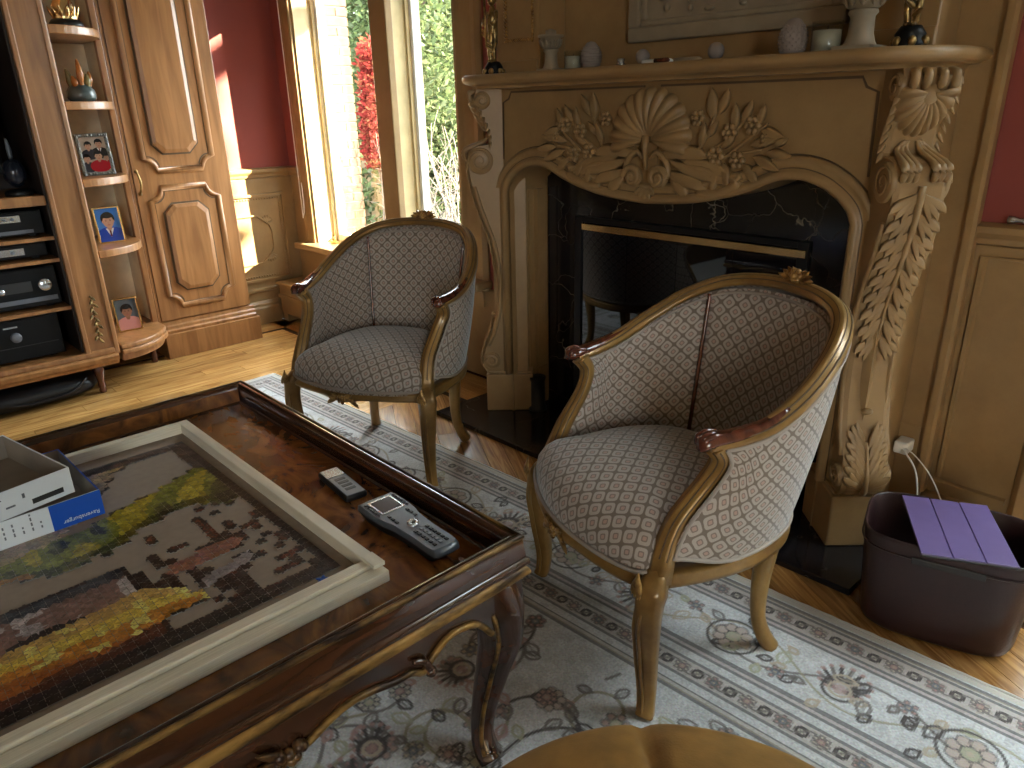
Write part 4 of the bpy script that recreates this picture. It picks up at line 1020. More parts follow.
        k.sweep(lp, [(math.cos(a)*(1+0.10*math.cos(4*a)),math.sin(a)*(1+0.10*math.cos(4*a))) for a in np.linspace(0,2*PI,16,endpoint=False)], up=(0,1,0), scale=[float(np.interp(i/(len(lp)-1),np.linspace(0,1,7),lr)) for i in range(len(lp))])
        lg = k.build('front_leg', M['gilt'], t, True)
        k = MB()
        for q in range(5): k.leaf((0.282*s,-0.040,0.375-0.006*abs(q-2)), ((q-2)*0.22,-0.12,-1), (s*0.3,-1,0), 0.055-0.006*abs(q-2), 0.016, 0.05, 0.3, 0.006)
        k.build('knee_carving', M['giltd'], lg, True)
        for q in (-1, 1):
            k2 = [V(p.x+q*0.010*(1-0.4*i/len(lp)), p.y-0.9*float(np.interp(i/(len(lp)-1),np.linspace(0,1,7),lr)), p.z) for i,p in enumerate(lp[8:34])]
            k = MB(); k.tube(k2, 0.0042, 5); k.build('leg_bead', M['gilt'], lg, True)
        # rear leg
        k = MB(); lp = catmull([(0.19*s,0.372,0.375),(0.189*s,0.362,0.28),(0.188*s,0.352,0.18),(0.192*s,0.352,0.09),(0.202*s,0.366,0.035),(0.212*s,0.384,0.0)], 5)
        k.tube(lp, [0.027,0.025,0.021,0.018,0.019,0.021], 10, up=(0,1,0)); k.build('rear_leg', M['gilt'], t, True)
    # seat rails
    FR = catmull([(-0.264,0.018,0),(-0.235,-0.022,0),(-0.16,-0.055,0),(-0.07,-0.075,0),(0,-0.080,0),(0.07,-0.075,0),(0.16,-0.055,0),(0.235,-0.022,0),(0.264,0.018,0)], 5)
    k = MB(); N_ = len(FR); vs = []
    for i, p in enumerate(FR):
        q = i/(N_-1); low = 0.306 + 0.018*math.sin(PI*q)**0.5 - 0.016*math.exp(-((q-0.5)/0.10)**2)
        if q < 0.12 or q > 0.88: low -= 0.02*(1-min(q,1-q)/0.12)
        d = FR[min(i+1,N_-1)]-FR[max(i-1,0)]; nn = V(d.y,-d.x,0).normalized()
        for o_, z in ((0.004,low),(0.016,low+0.004),(0.018,low+0.014),(0.009,low+0.020),(0.008,0.344),(0.010,0.348),(0.008,0.352),(-0.02,0.354),(-0.02,low)): vs.append(V(p.x,p.y,z)+nn*o_)
    k.add(vs, [(i*9+j, i*9+(j+1) % 9, (i+1)*9+(j+1) % 9, (i+1)*9+j) for i in range(N_-1) for j in range(9)], True); fr = k.build('front_rail', M['gilt'], t, True)
    k = MB(); c0 = V(0,-0.094,0.322)
    for q in (-1,1):
        for j in range(4): k.leaf(c0+V(q*0.012*j,0.001*j,0), (q*1.0,-0.05,0.5-0.45*j), (0,-1,0), 0.05-0.004*j, 0.018, 0.02, 0.3, 0.007)
    for j in range(5): k.ball(c0+V(0.011*math.cos(j*1.257),-0.006,0.011*math.sin(j*1.257)), 0.007, 0.006, 0.007, 7, 5)
    k.ball(c0+V(0,-0.008,0), 0.006); k.build('rail_carving', M['giltd'], fr, True)
    k = MB(); rp_ = [V(p.x, p.y, 0.338) for p in Bc]
    k.sweep(rp_, [(0.014,-0.034),(0.026,-0.030),(0.028,-0.012),(0.020,0.004),(0.024,0.012),(0.020,0.020),(-0.02,0.02),(-0.02,-0.034)][::-1] if False else [(-0.014,-0.022),(-0.023,-0.018),(-0.025,-0.006),(-0.019,0.002),(-0.022,0.007),(-0.019,0.012),(0.02,0.012),(0.02,-0.022)])
    k.build('seat_rail', M['gilt'], t, True)
    # seat cushion
    outl = [V(p.x*1.02,p.y-0.012,0) for p in FR[2:-2]] + [V(p.x*0.945, p.y*0.945-0.0, 0) for p in Bc[::-1][2:-2]]
    m_ = len(outl); cen = V(0,0.17,0)
    prof = [(0.0,0.478),(0.25,0.477),(0.45,0.472),(0.62,0.464),(0.76,0.452),(0.87,0.437),(0.945,0.420),(0.985,0.402),(1.0,0.382),(0.998,0.362),(0.985,0.350)]
    k = MB(); vs = []
    for o_ in outl:
        for r, z in prof: 
            p = cen.lerp(o_, max(r,0.002)); dz = -0.010*max(0,(0.05-p.y)/0.15); vs.append(V(p.x,p.y,z+dz*(r)))
    P_ = len(prof); k.add(vs, [(i*P_+j, i*P_+j+1, ((i+1) % m_)*P_+j+1, ((i+1) % m_)*P_+j) for i in range(m_) for j in range(P_-1)], True)
    for vi, p in enumerate(vs):
        j = vi % P_; o_ = outl[vi//P_]; Ld = (o_-cen).length; ac = 0.0
        for q in range(j): ac += math.hypot((prof[q+1][0]-prof[q][0])*Ld, prof[q+1][1]-prof[q][1])
        dd = (o_-cen).normalized(); k.uv[vi] = (dd.x*ac, dd.y*ac)
    st = k.build('seat', M['fab'], t, True)
    k = MB(); k.tube([V(o_.x*1.012,o_.y*1.0-(0.003 if o_.y < 0.02 else 0),0.357) for o_ in outl[:len(FR)-4]], 0.005, 6); k.build('piping', M['pipe'], st, True)
    # crest carving
    k = MB(); c0 = V(0,0.530,0.848)
    for q in (-1,1):
        for j in range(4): k.leaf(c0+V(q*0.008,0,-0.004), (q*(1-0.2*j),-0.1+0.08*j,0.12+0.22*j), (0,-0.8,0.6), 0.05-0.006*j, 0.018, 0.05, 0.3, 0.009)
    for j in range(6): k.ball(c0+V(0.012*math.cos(j*PI/3),-0.006,0.008+0.011*math.sin(j*PI/3)), 0.008, 0.009, 0.008, 8, 5)
    k.ball(c0+V(0,-0.012,0.008), 0.008); k.build('crest_carving', M['giltd'], t, True)
    return t
CH1 = make_chair(); CH1.location = (-0.962, 1.145, 0.010); CH1.rotation_euler = (0,0,-0.388)
CH1['label'] = 'gilt-framed tub armchair in trellis fabric at the right, close to the fireplace'; CH1['group'] = 'pair of tub armchairs'
CH2 = copy_tree(CH1); CH2.location = (-2.112, 1.239, 0.010); CH2.rotation_euler = (0,0,0.399)
CH2['label'] = 'tub armchair in trellis fabric at the left, standing before the window'
# ================================================================== coffee table
TX0, TX1, TY0, TY1 = -2.05, -0.85, -0.45, 0.81
tb = thing('coffee_table', 'dark mahogany tray-top coffee table with worn gilt bands and cabriole legs', 'table', ((TX0+TX1)/2, (TY0+TY1)/2, 0.01))
TZ = 0.445
M['carv'] = two_tone('dark_rubbed_carving', (0.03,0.012,0.006), (0.20,0.10,0.03), 40, 0.42, 0.7, 0.35, 0.3)
B('tray_top', M['burl'], tb, TX0+0.02, TX1-0.02, TY0+0.02, TY1-0.02, 0.425, TZ, bevel=0.0, label='glossy burl veneer tray surface')
rimp = [(-0.022,0.0),(0.004,0.0),(0.006,0.010),(0.002,0.045),(-0.001,0.052),(-0.010,0.055),(-0.018,0.052),(-0.022,0.040)]
sides = [((TX0,TY0),(TX1,TY0)),((TX1,TY0),(TX1,TY1)),((TX1,TY1),(TX0,TY1)),((TX0,TY1),(TX0,TY0))]
cenT = V((TX0+TX1)/2,(TY0+TY1)/2,0)
def side_prism(prof, p, q, z, ext):
    p, q = V(*p,0), V(*q,0); d = (q-p).normalized(); nn = V(d.y,-d.x,0)
    if nn.dot((p+q)*0.5-cenT) < 0: nn = -nn
    mb = MB(); n = len(prof); vs = []
    for base, sg in ((p,-1),(q,1)):
        for a, b in prof: vs.append(base + nn*a + d*(sg*a) + V(0,0,z+b))   # mitred ends
    mb.add(vs, [(j,(j+1) % n,n+(j+1) % n,n+j) for j in range(n)], True); mb.add(vs[:n],[tuple(range(n-1,-1,-1))],False); mb.add(vs[n:],[tuple(range(n))],False)
    return mb
for i,(p,q) in enumerate(sides):
    mw = M['mah'] if i % 2 == 0 else M['mahy']
    r = side_prism(rimp, p, q, TZ, 0).build('rim', mw, tb)
    side_prism([(-0.001,0.048),(0.0045,0.048),(0.0045,0.053),(0.000,0.0565),(-0.004,0.0555)], p, q, TZ, 0).build('gilt_edge', M['gworn'], r)
    side_prism([(-0.03,-0.012),(0.006,-0.012),(0.012,-0.006),(0.010,0.004),(-0.03,0.004)], p, q, TZ, 0).build('cove', mw, tb)
    side_prism([(-0.03,-0.036),(0.006,-0.036),(0.012,-0.031),(0.013,-0.024),(0.009,-0.016),(0.004,-0.013),(-0.03,-0.013)], p, q, TZ, 0).build('gilt_band', M['gband'], tb, label='worn gold moulding')
    if i == 3: B('lit_worn_rim', M['burl'], r, TX0+0.022, TX0+0.026, TY0+0.024, TY1-0.024, TZ, TZ+0.043, bevel=0.001)  # lit, worn look of the far rim's inner face put into colour
    # scalloped apron with gilt lower edge
    pv, qv = V(*p,0), V(*q,0); L = (qv-pv).length; d = (qv-pv).normalized(); nn = V(d.y,-d.x,0)
    if nn.dot((pv+qv)*0.5-cenT) < 0: nn = -nn
    ss = [0.085,0.115,0.145,0.19,0.228,0.245,0.27,0.30,0.345,0.39,0.43,0.47,0.51,0.55,0.60]; zz = [0.325,0.362,0.376,0.376,0.352,0.337,0.352,0.353,0.364,0.368,0.358,0.342,0.340,0.350,0.348]
    low = catmull([(s_,z_,0) for s_,z_ in zip(ss,zz)], 3); low = [(p_.x,p_.y) for p_ in low]
    low = [(s_*L/1.26 if s_ > 0.25 else s_, z_) for s_, z_ in low]
    prof_ = [(0,0.30)]+low + [(L-s_,z_) for s_,z_ in low[::-1] if s_ < L/2-0.005] + [(L,0.30)]
    mb = MB()
    for (s0,z0),(s1,z1) in zip(prof_, prof_[1:]):
        P0, P1 = pv+d*s0, pv+d*s1
        f0, f1 = P0+nn*0.0, P1+nn*0.0; b0, b1 = P0-nn*0.022, P1-nn*0.022; u = V(0,0,1); tz = 0.408
        mb.add([f0+u*z0,f1+u*z1,f1+u*tz,f0+u*tz,b0+u*z0,b1+u*z1,b1+u*tz,b0+u*tz], [(0,1,2,3),(5,4,7,6),(4,5,1,0)], False)
    ap = mb.build('apron', mw, tb)
    mb = MB(); mb.tube([pv+d*s_+nn*0.004+V(0,0,z_) for s_,z_ in prof_[1:-1]], 0.0065, 7); mb.build('gilt_bead', M['gband'], ap)
    for sg in (0,1):
        s1_ = 0.235 if sg == 0 else L-0.235; sx_ = 1 if sg == 0 else -1; mb = MB()
        mb.tube(catmull([pv+d*(s1_+sx_*0.03)+nn*0.006+V(0,0,0.372),pv+d*(s1_+sx_*0.008)+nn*0.008+V(0,0,0.362),pv+d*s1_+nn*0.008+V(0,0,0.345),pv+d*(s1_-sx_*0.004)+nn*0.008+V(0,0,0.334)],4), [0.004,0.007,0.008,0.009], 7)
        mb.ball(pv+d*(s1_-sx_*0.004)+nn*0.008+V(0,0,0.333), 0.011, n=8, m=6); mb.build('scroll', M['mah'], ap)
        c1 = pv+d*(L*0.5+sx_*0.13)+nn*0.008+V(0,0,0.345); mb = MB()
        for k in range(9): mb.ball(c1+d*random.uniform(-0.025,0.025)+V(0,0,random.uniform(-0.014,0.014)), 0.0115, 0.010, 0.010, 8, 6)
        for k in range(4): mb.leaf(c1, d*sx_*-1*math.cos((k-1.5)*0.5)+V(0,0,math.sin((k-1.5)*0.4)), nn, 0.06, 0.018, 0.02, 0.3, 0.008)
        mb.build('flower_carving', M['carv'], ap)
for sx_, xx in ((-1,TX0),(1,TX1)):
    for sy_, yy in ((-1,TY0),(1,TY1)):
        c0 = V(xx-sx_*0.045, yy-sy_*0.045, 0); dg = V(sx_,sy_,0)*0.7071
        pth = catmull([V(xx-sx_*a, yy-sy_*b, z) for a,b,z in ((0.050,0.050,0.408),(0.036,0.034,0.345),(0.034,0.030,0.28),(0.040,0.048,0.20),(0.042,0.072,0.12),(0.034,0.088,0.06),(0.018,0.092,0.026),(0.004,0.092,0.0095))],5)
        sc = [0.058,0.056,0.049,0.037,0.028,0.024,0.026,0.024]
        mb = MB(); mb.sweep(pth, [(math.cos(a)*(1-0.10*math.cos(4*(a-PI/4))),math.sin(a)*(1-0.10*math.cos(4*(a-PI/4)))) for a in np.linspace(0,2*PI,20,endpoint=False)], up=(0,1,0), scale=[float(np.interp(i/(len(pth)-1),np.linspace(0,1,8),sc)) for i in range(len(pth))])
        lg = mb.build('leg', M['mahy'], tb)
        for ax in (V(-sx_,0,0), V(0,-sy_,0)):
            oth = V(0,sy_,0) if abs(ax.x) > 0 else V(sx_,0,0)
            e = [p_ + ax*0.70*float(np.interp(i/(len(pth)-1),np.linspace(0,1,8),sc)) + oth*0.66*float(np.interp(i/(len(pth)-1),np.linspace(0,1,8),sc)) for i,p_ in enumerate(pth)][4:30]
            mb = MB(); mb.tube(e, 0.005, 6); mb.build('gilt_line', M['gband'], lg)

# ================================================================== puzzle board
PB = dict(x0=-1.925, x1=-0.974, y0=-0.13, y1=0.596)
pbd = thing('puzzle_board', 'pale wooden puzzle board with taupe felt lying in the tray', 'puzzle board', (-1.45, 0.23, TZ))
B('felt_base', M['felt'], pbd, PB['x0']+0.006, PB['x1']-0.006, PB['y0']+0.006, PB['y1']-0.006, TZ, 0.4535, bevel=0)
B('rail', M['maple'], pbd, PB['x0'], PB['x1']-0.054, PB['y1']-0.024, PB['y1'], TZ, 0.480, bevel=0.002); B('rail', M['maple'], pbd, PB['x0'], PB['x1']-0.054, PB['y0'], PB['y0']+0.024, TZ, 0.480, bevel=0.002)
my = M['maple'].copy(); my.name = 'pale_maple_y'
for nd in my.node_tree.nodes:
    if nd.type == 'MAPPING': nd.inputs['Scale'].default_value = (14,2,14)
B('rail', my, pbd, PB['x0']-0.0, PB['x0']+0.022, PB['y0']+0.024, PB['y1']-0.024, TZ, 0.480, bevel=0.002)
B('rail', my, pbd, PB['x1']-0.054, PB['x1']-0.030, PB['y0'], PB['y1'], TZ, 0.474, bevel=0.002); B('ledge', my, pbd, PB['x1']-0.027, PB['x1'], PB['y0'], PB['y1'], TZ, 0.468, bevel=0.002)
B('corner_block', M['maple'], pbd, PB['x1']-0.054, PB['x1']-0.012, PB['y1']-0.024, PB['y1'], 0.4742, 0.4825, bevel=0.001)
mb = MB(); 
for q in range(5): a = q*1.257; mb.leaf((-1.055,0.505,0.4535), (math.cos(a),math.sin(a),0), (0,0,1), 0.014, 0.008, 0, 0.2, 0.002)
mb.build('blue_star', M['cardblue'], pbd)

# ================================================================== jigsaw puzzle
PX0, PX1, PY0, PY1 = -1.848, -1.066, -0.05, 0.55
def fbm(x, y, f): return noise.noise(V(x*f, y*f, 3.1))
def lin(c): return tuple((q/255)**2.2 for q in c)
def pic(u, v):
    """(present, colour) of the half-finished picture at u (left-right), v (top-bottom)"""
    n1 = fbm(u, v*0.77, 9); n2 = fbm(u+5, v, 26); n3 = fbm(u, v+9, 60)
    gt = interp([0,0.55,0.73,0.92,1],[0.45,0.35,0.30,0.23,0.26],u); gb = interp([0,0.22,0.36,0.51,0.67,0.81,0.93,1],[0.50,0.50,0.55,0.54,0.47,0.45,0.51,0.50],u)
    edge = u > 0.955 or v > 0.965 or v < 0.035
    dk = lin((44+26*n2+14*n3, 34+18*n2+10*n3, 30+14*n2))
    if v < gt + 0.02*n2:
        if u > 0.945 or v < 0.05: return True, lin((62+40*n2, 54+32*n2, 56+26*n2))
        if v < 0.34-(u-0.45)*1.0 + 0.05*n1: return True, lin((158+40*n2+20*n3, 138+36*n2, 112+50*n1))
        return False, None
    if v < gb + 0.025*n2:
        q = (v-gt)/(gb-gt+1e-5)
        if u > 0.965: return True, dk
        if n1 > 0.10: c = (168,150,44)
        elif n1 < -0.22: c = (74,72,34)
        else: c = (118,122,44)
        if q > 0.75: c = tuple(a*0.55 for a in c) if u > 0.3 else (150,100,44)
        return True, lin(tuple(max(8, a+34*n3+26*n2) for a in c))
    if edge: return True, dk
    # mauve and white drapery
    yt = interp([0,0.39,0.51,0.59,0.66],[0.79,0.765,0.75,0.80,0.87],u); yb = interp([0,0.13,0.26,0.39,0.47,0.55,0.66],[0.86,0.875,0.89,0.905,0.905,0.895,0.885],u)
    if u < 0.5 and 0.63+0.04*n1 < v < yt:
        if ((u-0.26)/0.105)**2+((v-0.775+0.0)/0.022)**2 < 1: return (((u-0.26)/0.085)**2+((v-0.775)/0.012)**2 > 1), lin((40,34,34))
        if v < 0.67: return True, lin((70+30*n2,70+30*n2,74+30*n2))
        w = 0.5+0.9*n1+0.35*n2; c = (186,174,172) if w > 0.55 else (140,108,98)
        return True, lin(tuple(a+30*n3 for a in c))
    if u < 0.665 and yt <= v < yb+0.01*n2:
        q = (v-yt)/(yb-yt+1e-4); c = (200,160,92) if q < 0.35 else (222,190,84) if q < 0.65 else (196,128,48)
        if n2 > 0.25: c = (232,214,120)
        return True, lin(tuple(min(245,a+24*n3) for a in c))
    if v > 0.86 and u < 0.5:
        q = (v-0.88)/0.1; c = (172,98,40) if q < 0.3+0.3*n1 else (92,48,30) if q < 0.7 else (48,32,36)
        return True, lin(tuple(max(6,a+30*n3) for a in c))
    if v < 0.62 and not (u > 0.6 and n1*0.4+n2+0.3*n3 > 0.30): return False, None
    # dark autumn flowers on the right, partly assembled
    pk = ((u-0.72)*0.8+(v-0.72)*0.2)/0.10; pl = (v-0.72-(u-0.72)*-0.05)/0.035
    if pk*pk+pl*pl < 1: return True, lin((150+26*n3,100+20*n3,84+20*n2))
    if abs(v-0.815+0.2*(u-0.74)) < 0.02 and 0.66 < u < 0.83: return True, lin((150,140,140))
    if ((u-0.575)/0.055)**2+((v-0.93)/0.018)**2 < 1: return False, None
    if n1*0.5+n2*0.95+0.5*n3 < -0.02 and u > 0.52 and v < 0.955: return False, None
    if u > 0.62 and 0.5 > n2 > 0.30: return True, lin((110,58,38))
    return True, lin((58+34*n2+16*n3, 40+22*n2+12*n3, 33+18*n2))
def tabs(): return random.choice((-1,1))
nx_, ny_ = 40, 31
hx = (PX1-PX0)/nx_; hy = (PY1-PY0)/ny_
hor = {(i,j): tabs() for i in range(nx_+1) for j in range(ny_)}; ver = {(i,j): tabs() for i in range(nx_) for j in range(ny_+1)}
def edge_pts(p, q, s):
    d = q-p; nn = V(-d.y, d.x, 0)*s
    if s == 0: return [p]
    return [p] + [p+d*a+nn*b for a,b in ((0.39,0.0),(0.35,0.11),(0.42,0.21),(0.58,0.21),(0.65,0.11),(0.61,0.0))]
jz = thing('jigsaw_puzzle', 'half-finished colourful jigsaw puzzle laid out on the felt of the board', 'puzzle', (-1.45, 0.25, 0.4535))
pieces = []
for i in range(nx_):
    for j in range(ny_):
        x, y = PX0+(i+0.5)*hx, PY0+(j+0.5)*hy
        u, v = (y-PY0)/(PY1-PY0), (x-PX0)/(PX1-PX0)
        ok, c = pic(u, v)
        if i in (0, nx_-1) or j == ny_-1: 
            if not ok: ok, c = True, lin((52,44,42))
        if ok: pieces.append((i,j,x,y))
cam_p = V(0,0,CAM_H)
fwd = -_b
def vis(x, y):
    q = V(x,y,0.455)-cam_p; a, b, c_ = q.dot(_r), q.dot(_u), q.dot(fwd); U_, V_ = a/c_*729+512, -b/c_*729+384
    return -10 < U_ < 1030 and -10 < V_ < 775 and not (U_ < 104 and 440 < V_ < 520), c_
vis_l = sorted([(vis(x,y)[1] if vis(x,y)[0] else 99, k) for k,(i,j,x,y) in enumerate(pieces)])
single = set(k for d_, k in vis_l[:300])
rest = MB()
def piece(mb, i, j):
    x0, x1, y0, y1 = PX0+i*hx, PX0+(i+1)*hx, PY0+j*hy, PY0+(j+1)*hy; e = 0.00035; gl_ = random.uniform(0.85,1.12)
    A, B_, C_, D_ = V(x0+e,y0+e,0), V(x1-e,y0+e,0), V(x1-e,y1-e,0), V(x0+e,y1-e,0)
    o = []
    o += edge_pts(A, B_, 0 if j == 0 else ver[(i,j)]); o += edge_pts(B_, C_, 0 if i == nx_-1 else hor[(i+1,j)]); o += edge_pts(C_, D_, 0 if j == ny_-1 else -ver[(i,j+1)]); o += edge_pts(D_, A, 0 if i == 0 else -hor[(i,j)])
    zt = 0.4557+random.uniform(0,0.0003); n = len(o); cx, cy = (x0+x1)/2, (y0+y1)/2
    top = [(p.x*0.985+cx*0.015,p.y*0.985+cy*0.015,zt) for p in o]; bot = [(p.x,p.y,0.4536) for p in o]; base = mb.add(top+bot+[(cx,cy,zt)], [])
    for q in range(n):
        r = (q+1) % n; mx2 = (o[q].x+o[r].x+cx)/3; my2 = (o[q].y+o[r].y+cy)/3
        ok, c = pic((my2-PY0)/(PY1-PY0), (mx2-PX0)/(PX1-PX0)); 
        if not ok: c = lin((56,46,42))
        w_ = gl_*random.uniform(0.72,1.28); c = tuple(min(0.9, a_*w_) for a_ in c)
        mb.f.append((base+q,base+r,base+2*n)); mb.c.append(c); mb.sm.append(False)
        mb.f.append((base+n+q,base+n+r,base+r,base+q)); mb.c.append((0.26,0.235,0.21)); mb.sm.append(False)
for k,(i,j,x,y) in enumerate(pieces):
    if k in single:
        mb = MB(); piece(mb, i, j); mb.build('puzzle_piece', M['vcol'], jz)
    else: piece(rest, i, j)
tag(rest.build('puzzle_pieces', M['vcol'], jz), kind='stuff')

# ================================================================== puzzle boxes
def text_mesh(name, txt, size, Mx, mat, parent, ext=0.0004):
    cu = bpy.data.curves.new(name, 'FONT'); cu.body = txt; cu.size = size; cu.extrude = ext; cu.align_x = 'CENTER'; cu.align_y = 'CENTER'
    o = bpy.data.objects.new(name, cu); COL.objects.link(o); dg_ = bpy.context.evaluated_depsgraph_get()
    me = bpy.data.meshes.new_from_object(o.evaluated_get(dg_)); bpy.data.objects.remove(o); bpy.data.curves.remove(cu)
    me.transform(Mx); me.materials.append(mat); return link(me, name, parent, True)
def open_box(name, label, loc, rz, W, D, H, th, walls, base_mat):
    """W along local x, D along local y; walls = materials for (-x, +x, -y, +y)"""
    t = thing(name, label, 'box', loc, rz)
    def lb(nm, mat, *d): return MB().box(*d).build(nm, mat, t, True, bevel=0.0006)
    lb('base', base_mat, -W/2, W/2, -D/2, D/2, 0, th)
    f = []
    f.append(lb('wall', walls[0], -W/2, -W/2+th, -D/2, D/2, th, H)); f.append(lb('wall', walls[1], W/2-th, W/2, -D/2, D/2, th, H))
    f.append(lb('wall', walls[2], -W/2+th, W/2-th, -D/2, -D/2+th, th, H)); f.append(lb('wall', walls[3], -W/2+th, W/2-th, D/2-th, D/2, th, H))
    lb('lining', M['cardgrey'], -W/2+th, W/2-th, -D/2+th, D/2-th, th, th+0.0008)
    for d in ((-W/2+th,-W/2+th+0.0012,-D/2+th,D/2-th),(W/2-th-0.0012,W/2-th,-D/2+th,D/2-th),(-W/2+th,W/2-th,-D/2+th,-D/2+th+0.0012),(-W/2+th,W/2-th,D/2-th-0.0012,D/2-th)): lb('lining', M['cardgrey'], *d, th, H-0.001)
    return t, f
ZB = 0.4562
bx1, f1 = open_box('puzzle_box', 'blue and white open puzzle box base standing on the puzzle', (-1.735, 0.115, ZB), 0.03, 0.29, 0.35, 0.058, 0.0025, (M['cardblue'],M['cardwhite'],M['cardblue'],M['cardblue']), M['cardwhite'])
# +x wall: blue field with white lettering, upside down as the box lies
MB().box(0.145,0.1456,0.078,0.1751,0.0005,0.0577).build('blue_field', M['cardblue'], f1[1], True)
def face_px(x, y, z, flip): # text on a +x face
    s = -1 if flip else 1
    return Matrix(((0,0,1,x),(s,0,0,y),(0,s,0,z),(0,0,0,1)))
text_mesh('lettering', 'Ravensburger', 0.0125, face_px(0.1458,0.132,0.012,True), M['cardwhite'], f1[1])
mb = MB()
for k in range(12):
    y = 0.06-0.016*k
    for q in range(random.choice((2,3,4))): mb.box(0.1452,0.1456,y-0.0016,y+0.0014,0.018+0.011*q,0.018+0.011*q+random.uniform(0.004,0.008))
mb.build('small_print', M['grey'], f1[1], True)
bx2, f2 = open_box('puzzle_box', 'white-sided puzzle box lid propped open on top of the blue base', (-1.722, 0.018, ZB+0.0592), 0.21, 0.30, 0.42, 0.058, 0.0025, (M['cardwhite'],)*4, M['cardwhite'])
mb = MB()
for k in range(3): mb.box(0.1503,0.1506,0.00-0.0,0.055+0.012*k,0.020+0.010*k,0.0225+0.010*k)
mb.box(0.1503,0.1506,0.083,0.100,0.020,0.024); mb.box(0.1503,0.1506,0.115,0.120,0.030,0.040); mb.build('small_print', M['grey'], f2[1], True)
mb = MB(); mb.box(0.1503,0.1506,0.130,0.190,0.010,0.021); mb.build('bar_label', M['ink'], f2[1], True)
# loose pieces lying in the lid
for k in range(14):
    mb = MB(); i, j = 5, 5; cx, cy = random.uniform(-0.12,0.10), random.uniform(-0.12,0.17); mb.col = lin((60+random.random()*60,44+random.random()*40,34)); a = random.uniform(0,6.3); s = 0.0088
    q = [V(-s,-s,0),V(s,-s,0),V(s,s,0),V(-s,s,0)]; o = []
    for w in range(4): o += edge_pts(q[w], q[(w+1) % 4], random.choice((-1,1)))
    mb.prism([(p.x*math.cos(a)-p.y*math.sin(a)+cx, p.x*math.sin(a)+p.y*math.cos(a)+cy) for p in o], lambda a_,b_,d: (a_,b_,d), 0.0034, 0.0054)
    po = mb.build('loose_puzzle_piece', M['vcol'], None); po.location = bx2.location; po.rotation_euler = bx2.rotation_euler
    tag(po, 'loose brown jigsaw piece lying inside the puzzle box lid', 'puzzle piece', 'loose pieces in the box lid')

# ================================================================== remotes
r1 = thing('small_remote', 'slim silver and black remote lying nearest the puzzle board', 'remote', (-1.345,0.722,TZ), -0.10)
mb = MB(); mb.box(-0.075,0.075,-0.026,0.026,0,0.016); mb.build('body', M['black'], r1, True, bevel=0.005)
mb = MB(); mb.box(-0.072,-0.030,-0.022,0.022,0.0158,0.0175); mb.build('silver_end', M['silver'], r1, True, bevel=0.002)
mb = MB(); mb.box(-0.028,0.072,-0.022,0.022,0.0158,0.0172); fc = mb.build('face', M['grey'], r1, True, bevel=0.002)
for k in range(4):
    mb = MB(); mb.box(-0.015+0.018*k,-0.005+0.018*k,-0.012,0.012,0.0172,0.0182); mb.build('button', M['black'], fc, True)
r2 = thing('universal_remote', 'large grey-blue universal remote with a screen and keypad on the tray', 'remote', (-1.078,0.715,TZ), -0.03)
ol = catmull([(-0.130,0.030,0),(-0.122,0.043,0),(-0.05,0.043,0),(0.0,0.034,0),(0.07,0.031,0),(0.122,0.031,0),(0.133,0.018,0),(0.133,-0.018,0),(0.122,-0.031,0),(0.07,-0.031,0),(0.0,-0.034,0),(-0.05,-0.043,0),(-0.122,-0.043,0),(-0.130,-0.030,0)], 4, closed=True)
def rem(name, mat, parent, sc0, z0, sc1, z1, sc2, z2):
    mb = MB(); n = len(ol); vs = [V(p.x*s,p.y*s,z) for s,z in ((sc0,z0),(1.0 if sc1 is None else sc1,z1),(sc2,z2)) for p in ol]
    mb.add(vs, [(r*n+i, r*n+(i+1) % n, (r+1)*n+(i+1) % n, (r+1)*n+i) for r in range(2) for i in range(n)], True); mb.add(vs[:n],[tuple(range(n-1,-1,-1))],False); mb.add(vs[2*n:],[tuple(range(n))],False)
    return mb.build(name, mat, parent, True)
rem('underside', M['black'], r2, 0.85, 0.0, 1.0, 0.016, 1.0, 0.018)
fc = rem('faceplate', plain('blue_grey_plastic', (0.055,0.065,0.08), 0.3, coat=0.3), r2, 1.0, 0.018, 0.985, 0.027, 0.93, 0.031)
MB().box(-0.112,-0.052,-0.028,0.028,0.0305,0.0325).build('screen_bezel', M['silver'], fc, True, bevel=0.003); MB().box(-0.107,-0.057,-0.023,0.023,0.0324,0.033).build('screen', plain('lcd_screen', (0.06,0.05,0.05), 0.15), fc, True)
def btn(x, y, a, b, mat): MB().box(x-a,x+a,y-b,y+b,0.0308,0.0335).build('button', mat, fc, True, bevel=0.001)
for k in range(6):
    for s in (-1,1): btn(-0.108+0.0105*k, s*0.0345, 0.0035, 0.0022, M['black'])
for k in range(6):
    for c in (-1,0,1): btn(0.046+0.0125*k, c*0.014, 0.004, 0.0035, M['black'] if c else M['grey'])
for k in range(3):
    for s in (-1,1): btn(-0.036+0.014*k, s*0.022, 0.0045, 0.0032, M['black'])
MB().lathe([(0.004,0.0308),(0.005,0.035),(0.012,0.035),(0.013,0.0308)], (0.016,0,0), 18).build('ring_button', M['silver'], fc, True)
